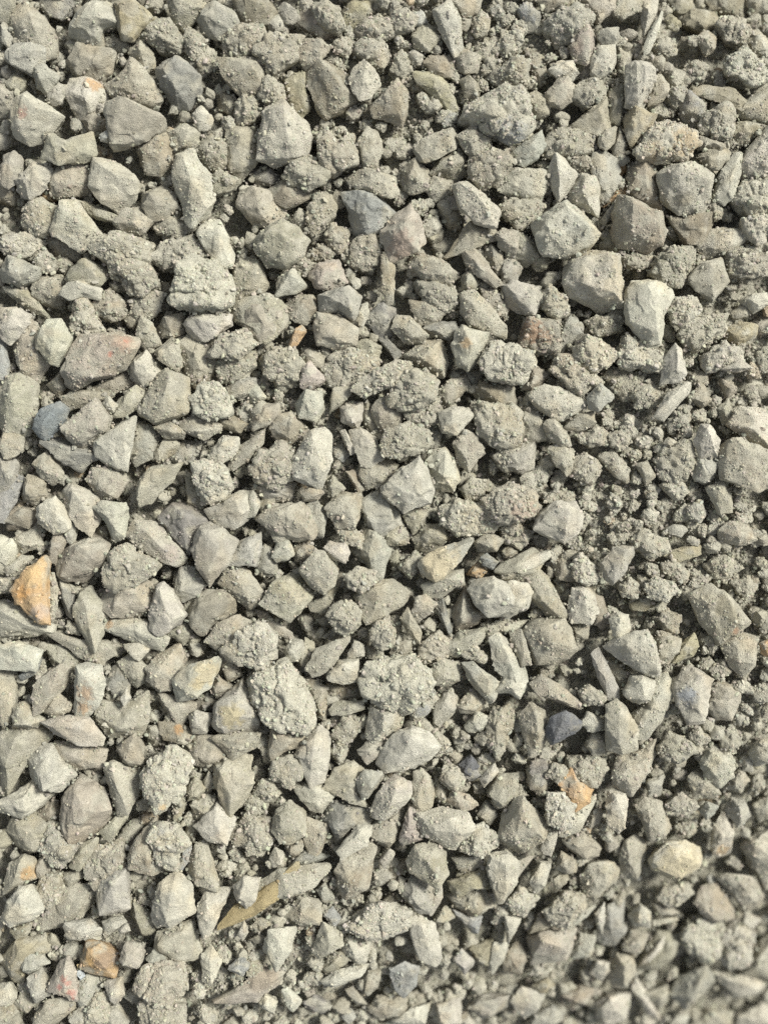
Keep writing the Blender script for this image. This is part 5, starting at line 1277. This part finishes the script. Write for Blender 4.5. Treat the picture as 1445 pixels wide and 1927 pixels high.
for i, line in enumerate([l for l in DATA.strip().split('\n') if l]):
    head, ps, ts, label = line.split('|')
    code, kind, lev, cls = head
    rg = np.random.default_rng(1000 + i)
    poly = np.array([tuple(map(float, q.split(','))) for q in ps.split()])
    polys.append(poly)
    c = centroid(poly)
    loc = (poly - c) * np.array((1, -1)) * (1.24, 1.17, 1.11, 1.06)[int(lev)]
    tops = [tuple(map(float, q.split(','))) for q in ts.split()]
    tops = [(x - c[0], -(y - c[1]), h) for x, y, h in tops]
    A = abs(area(poly)); diam = 2 * math.sqrt(A / math.pi)
    f = int(np.clip(round(diam / 5.4), 8, 19)) if cls != '-' else int(np.clip(round(diam / 6), 5, 8))
    V, T, minw, hh = rock(loc, tops, kind, f, rg, i * 7)
    zc = ZL[int(lev)] - drop(c[0], c[1]) + swell(c[0], c[1])[0] + rg.uniform(-3, 3) - max(hh - 34, 0) * .5
    poly = poly
    pt = [p for k, v in PATCH.items() if label.startswith(k) for p in v]
    C = colour(V, code, kind, rg, i * 7, pt, c)
    o = to_world(c[0], c[1], zc)
    # tilt with the fall of the face
    gx = (drop(c[0] + 8, c[1]) - drop(c[0] - 8, c[1])) / 16; gy = (drop(c[0], c[1] + 8) - drop(c[0], c[1] - 8)) / 16
    V = V.copy(); V[:, 2] += -gx * V[:, 0] * .7 + gy * V[:, 1] * .7
    sc = S * (CAMP - zc) / CAMP
    ng = 0
    if kind == 'c': ng = int(A / 6)
    elif kind == 'r': ng = int(A / 11)
    if ng:
        G, gn = sample_surface(V, T, ng, rg, .5 if kind == 'c' else .6, i)
        gs = (rg.gamma(1.2, .55, ng) + .6) * (1.0 if kind == 'c' else .8)
        big = rg.uniform(size=ng) < (.025 if kind == 'c' else .01)
        gs[big] = rg.uniform(2.4, 5.5, big.sum())
        gs = np.minimum(gs, 6.5)
        G = G - gn * (gs * rg.uniform(-.1, .45, ng))[:, None]
        gb = DUST * .35 + C.mean(0) * .6
        gc = grain_colours(ng, rg, gb)
    top_V.append(V[V[:, 2] > -.2 * minw] * sc + o)
    if cls != '-':
        name = 'gravel_stone' if cls == 'S' else 'earth_clod'
        if ng:
            ob = link(name, None, o)
            link('rock' if cls == 'S' else 'core', make_mesh('rock', V * sc, T, C, MAT[kind], 0 if kind == 'c' else 20), parent=ob)
        else:
            ob = link(name, make_mesh(name, V * sc, T, C, MAT[kind], 20), o)
        ob['label'] = label
        ob['category'] = 'stone' if cls == 'S' else 'clod'
        ob['group'] = 'stones of the gravel heap' if cls == 'S' else 'crumbly clods of the gravel heap'
        if ng: crumb_object('crust', G * sc, gs * sc, gc, ob)
    else:
        add_small(V * sc + o, T, C)
        if ng:
            loose_P.append(G * sc + o); loose_s.append(gs * sc); loose_c.append(gc)
    if kind == 's':
        n = int(A / 150)
        if n:
            G, _ = sample_surface(V, T, n, rg, .9, i)
            loose_P.append(G * sc + o); loose_s.append((rg.gamma(2, .45, n) + .6) * sc); loose_c.append(grain_colours(n, rg, C.mean(0) * .97))

# ------------------------------------------------------------------ where the gaps are
ST = 4
MG = 200
gx = np.arange(-MG, W + MG, ST); gy = np.arange(-MG, H + MG, ST)
occ = np.zeros((len(gy), len(gx)), bool)
for p in polys:
    x0, y0 = p.min(0); x1, y1 = p.max(0)
    ix = np.where((gx >= x0) & (gx <= x1))[0]; iy = np.where((gy >= y0) & (gy <= y1))[0]
    if not len(ix) or not len(iy): continue
    X, Y = np.meshgrid(gx[ix], gy[iy])
    ins = np.zeros(X.shape, bool)
    n = len(p)
    for a in range(n):
        xa, ya = p[a]; xb, yb = p[(a + 1) % n]
        if ya == yb: continue
        cr = ((ya > Y) != (yb > Y)) & (X < (xb - xa) * (Y - ya) / (yb - ya) + xa)
        ins ^= cr
    occ[iy[0]:iy[-1] + 1, ix[0]:ix[-1] + 1] |= ins
dist = np.where(occ, 0., 60.)
for _ in range(10):
    for dy, dx, cst in ((0, 1, 4), (0, -1, 4), (1, 0, 4), (-1, 0, 4), (1, 1, 5.7), (1, -1, 5.7), (-1, 1, 5.7), (-1, -1, 5.7)):
        dist = np.minimum(dist, np.roll(np.roll(dist, dy, 0), dx, 1) + cst)
def gap(x, y):
    return dist[np.clip(((y + MG) / ST).astype(int), 0, len(gy) - 1), np.clip(((x + MG) / ST).astype(int), 0, len(gx) - 1)]

def bed_z(x, y):
    p = np.stack([x / 60., y / 60., np.full_like(x, 3.3)], 1)
    return -56 + 20 * crumbly(x, y) + 9 * fbm(p, 3, 61) + swell(x, y) - drop(x, y)

# ------------------------------------------------------------------ bed of fines under the stones
bx = np.arange(-420, W + 421, 8.0); by = np.arange(-420, H + 421, 8.0)
X, Y = np.meshgrid(bx, by)
x, y = X.ravel(), Y.ravel()
z = bed_z(x, y) + 3.5 * fbm(np.stack([x / 14., y / 14., x * 0], 1), 2, 77)
V = to_world(x, y, z)
idx = np.arange(len(x)).reshape(X.shape)
a, b, c_, d = idx[:-1, :-1].ravel(), idx[:-1, 1:].ravel(), idx[1:, 1:].ravel(), idx[1:, :-1].ravel()
T = np.concatenate([np.stack([a, d, c_], 1), np.stack([a, c_, b], 1)])
C = DUST * 1.0 * (1 + .12 * fbm(np.stack([x / 40., y / 40., x * 0], 1), 3, 83))[:, None]
bed = link('ground', make_mesh('ground', V, T, C, MAT_FINES))
bed['kind'] = 'structure'

# ------------------------------------------------------------------ smaller stones filling the gaps (too many to tell apart)
rg = np.random.default_rng(5)
temps = []
for k in range(40):
    n = rg.integers(5, 9)
    aa = np.sort(rg.uniform(0, 6.28, n)); aa = np.arange(n) * 6.283 / n + rg.uniform(-.3, .3, n)
    rr = rg.uniform(.75, 1.15, n); st = rg.uniform(.6, 1.0)
    pl = np.stack([np.cos(aa) * rr * 30, np.sin(aa) * rr * st * 30], 1)
    kd = 'ssrrccc'[k % 7]
    Vt, Tt, _, _ = rock(pl, [], kd, 3, np.random.default_rng(k), 5000 + k * 11)
    Vb, Tb, _, _ = rock(pl, [], kd, 4, np.random.default_rng(k), 5000 + k * 11)
    temps.append((Vt / 30, Tt, kd, Vb / 30, Tb))
soft = [k for k, t in enumerate(temps) if t[2] == 'c']; hard = [k for k, t in enumerate(temps) if t[2] != 'c']
codes = 'ttttwwwgbbyp'
def put_stone(x, y, z, r, pc=.3):
    lst = soft if rg.uniform() < pc else hard
    k = lst[rg.integers(len(lst))]; Vt, Tt, kd, Vb, Tb = temps[k]
    if r > 15 and -20 < x < W + 20 and -20 < y < H + 20: Vt, Tt = Vb, Tb
    a = rg.uniform(0, 6.28); ca, sa = math.cos(a), math.sin(a)
    t1, t2 = rg.uniform(-.6, .6, 2)
    R = np.array(((ca, -sa, 0), (sa, ca, 0), (0, 0, 1)))
    Rx = np.array(((1, 0, 0), (0, math.cos(t1), -math.sin(t1)), (0, math.sin(t1), math.cos(t1))))
    Ry = np.array(((math.cos(t2), 0, math.sin(t2)), (0, 1, 0), (-math.sin(t2), 0, math.cos(t2))))
    Vl = (Vt @ (R @ Rx @ Ry).T) * r * S
    base = np.array(COL[codes[rg.integers(len(codes))] if rg.uniform() > .05 else 'lko'[rg.integers(3)]])
    m = rg.uniform(.3, .9)
    base = (base * (1 - m) + DUST * m) * rg.uniform(.88, 1.12)
    C = base * (1 + .10 * fbm(Vt * 2.2 + rg.uniform(0, 90, 3), 2, 3))[:, None]
    ow = to_world(np.array(x), np.array(y), np.array(z))
    add_small(Vl + ow, Tt, C); top_V.append(Vl + ow)
    n = int(r * r / (3.5 if kd == 'c' else 9)) if kd != 's' else int(r * r / 60)
    if n:
        G, gn = sample_surface(Vl / S, Tt, n, rg, .4, 7)
        gs = np.minimum((rg.gamma(1.2, .62, n) + .55) * (1 if kd == 'c' else .8), 5)
        G = G - gn * (gs * rg.uniform(0, .5, n))[:, None]
        loose_P.append(G * S + ow); loose_s.append(gs * S)
        loose_c.append(grain_colours(n, rg, base * .4 + DUST * .6))
# a lower layer of larger stones seen in the deep gaps
placed = []
n = 0
while n < 900:
    x, y = rg.uniform(-160, W + 160), rg.uniform(-160, H + 160)
    out = x < -20 or y < -20 or x > W + 20 or y > H + 20
    xa, ya = np.array([x]), np.array([y])
    g = gap(xa, ya)[0]
    r = rg.uniform(16, 38)
    zb = bed_z(xa, ya)[0]
    z = (zb + 24 + rg.uniform(0, 34)) if out else (zb + rg.uniform(-6, 12) - .3 * r)
    put_stone(x, y, z, r); n += 1
# the heap goes on past the frame
for _ in range(620):
    side = rg.integers(4)
    x = rg.uniform(-380, W + 380) if side < 2 else (rg.uniform(-380, -25) if side == 2 else rg.uniform(W + 25, W + 380))
    y = rg.uniform(-380, H + 380) if side >= 2 else (rg.uniform(-380, -25) if side == 0 else rg.uniform(H + 25, H + 380))
    xa, ya = np.array([x]), np.array([y])
    put_stone(x, y, bed_z(xa, ya)[0] + rg.uniform(14, 50), rg.uniform(18, 44))
# small stones wedged in the gaps
cx_ = rg.uniform(-60, W + 60, 60000); cy_ = rg.uniform(-60, H + 60, 60000)
cg_ = gap(cx_, cy_)
sel = np.where((cg_ >= 3) | (rg.uniform(size=60000) < .12))[0][:3400]
cx_, cy_, cg_ = cx_[sel], cy_[sel], cg_[sel]
cc_ = crumbly(cx_, cy_)
cz_ = swell(cx_, cy_) - drop(cx_, cy_) + 6 * cc_ - np.where(cg_ < 8, 10, 0) - rg.uniform(-3, 22, len(sel))
cr_ = np.minimum(np.minimum(rg.gamma(4., 2.8, len(sel)) + 4, cg_ + 9), 26)
for x, y, zt, r, cr in zip(cx_, cy_, cz_, cr_, cc_):
    put_stone(x, y, zt - r * .5, r, .25 + .65 * cr)
ss = link('small_stones', make_mesh('small_stones', np.concatenate(small_V), np.concatenate(small_T), np.concatenate(small_C), MAT['r'], 26))
ss['kind'] = 'stuff'
ss['label'] = 'small dusty stones and chips filling the gaps of the heap'
ss['category'] = 'gravel'

# ------------------------------------------------------------------ loose crumbs in the gaps
n = 170000
x = rg.uniform(-60, W + 60, n); y = rg.uniform(-60, H + 60, n)
cr = crumbly(x, y); g = gap(x, y)
keep = rg.uniform(size=n) < np.where(g > 0, .45 + .55 * cr, .12)
x, y, cr = x[keep], y[keep], cr[keep]; n = len(x)
r = np.minimum(rg.gamma(1.4, .8, n) + .7, 7)
z = bed_z(x, y) + r * .4 + rg.uniform(0, 1, n) ** 2 * (6 + 6 * cr)
P = to_world(x, y, z)
loose_P.append(P); loose_s.append(r * S); loose_c.append(grain_colours(n, rg))
# grit that has trickled into the low places between the stones
Q = np.concatenate(top_V)
kz = (CAMP - Q[:, 2] / S) / CAMP
qx, qy = Q[:, 0] / (kz * S) + W / 2, H / 2 - Q[:, 1] / (kz * S)
GS = 5
nx_, ny_ = int((W + 120) / GS), int((H + 120) / GS)
hm = bed_z(*[a.ravel() for a in np.meshgrid(np.arange(nx_) * GS - 60., np.arange(ny_) * GS - 60.)]).reshape(ny_, nx_)
ix, iy = ((qx + 60) / GS).astype(int), ((qy + 60) / GS).astype(int)
ok = (ix >= 0) & (iy >= 0) & (ix < nx_) & (iy < ny_)
np.maximum.at(hm, (iy[ok], ix[ok]), (Q[ok, 2] / S))
bl = hm.copy()
for _ in range(14):
    bl = (np.roll(bl, 1, 0) + np.roll(bl, -1, 0) + np.roll(bl, 1, 1) + np.roll(bl, -1, 1) + bl) / 5
n = 160000
x = rg.uniform(-55, W + 55, n); y = rg.uniform(-55, H + 55, n)
ix, iy = ((x + 60) / GS).astype(int), ((y + 60) / GS).astype(int)
low = (bl - hm)[iy, ix]
keep = rg.uniform(size=n) < np.clip((low - 1) / 12, 0, .8) * (.55 + .45 * crumbly(x, y))
x, y, ix, iy = x[keep], y[keep], ix[keep], iy[keep]; n = len(x)
r = np.minimum(rg.gamma(1.3, .8, n) + .7, 5)
ch = rg.uniform(size=n) < .05
r[ch] = rg.uniform(2.2, 6, ch.sum())
P = to_world(x, y, hm[iy, ix] + r * .25)
loose_P.append(P); loose_s.append(r * S); loose_c.append(grain_colours(n, rg, DUST * .86))
print('grit', n)
lp = crumb_object('crumbs', np.concatenate(loose_P), np.concatenate(loose_s), np.concatenate(loose_c))
lp['label'] = 'loose dry crumbs of earth strewn between and over the stones'
lp['category'] = 'crumbs'
tot = sum(len(o.data.polygons) for o in scene.objects if o.type == 'MESH')
print('obj tris', sum(len(o.data.polygons) for o in scene.objects if o.type == 'MESH' and o.name[:4] in ('rock', 'core', 'grav', 'eart')), len(ss.data.polygons), len(bed.data.polygons))
print('triangles', tot, 'small', len(small_V), 'crumbs', len(lp.data.vertices))
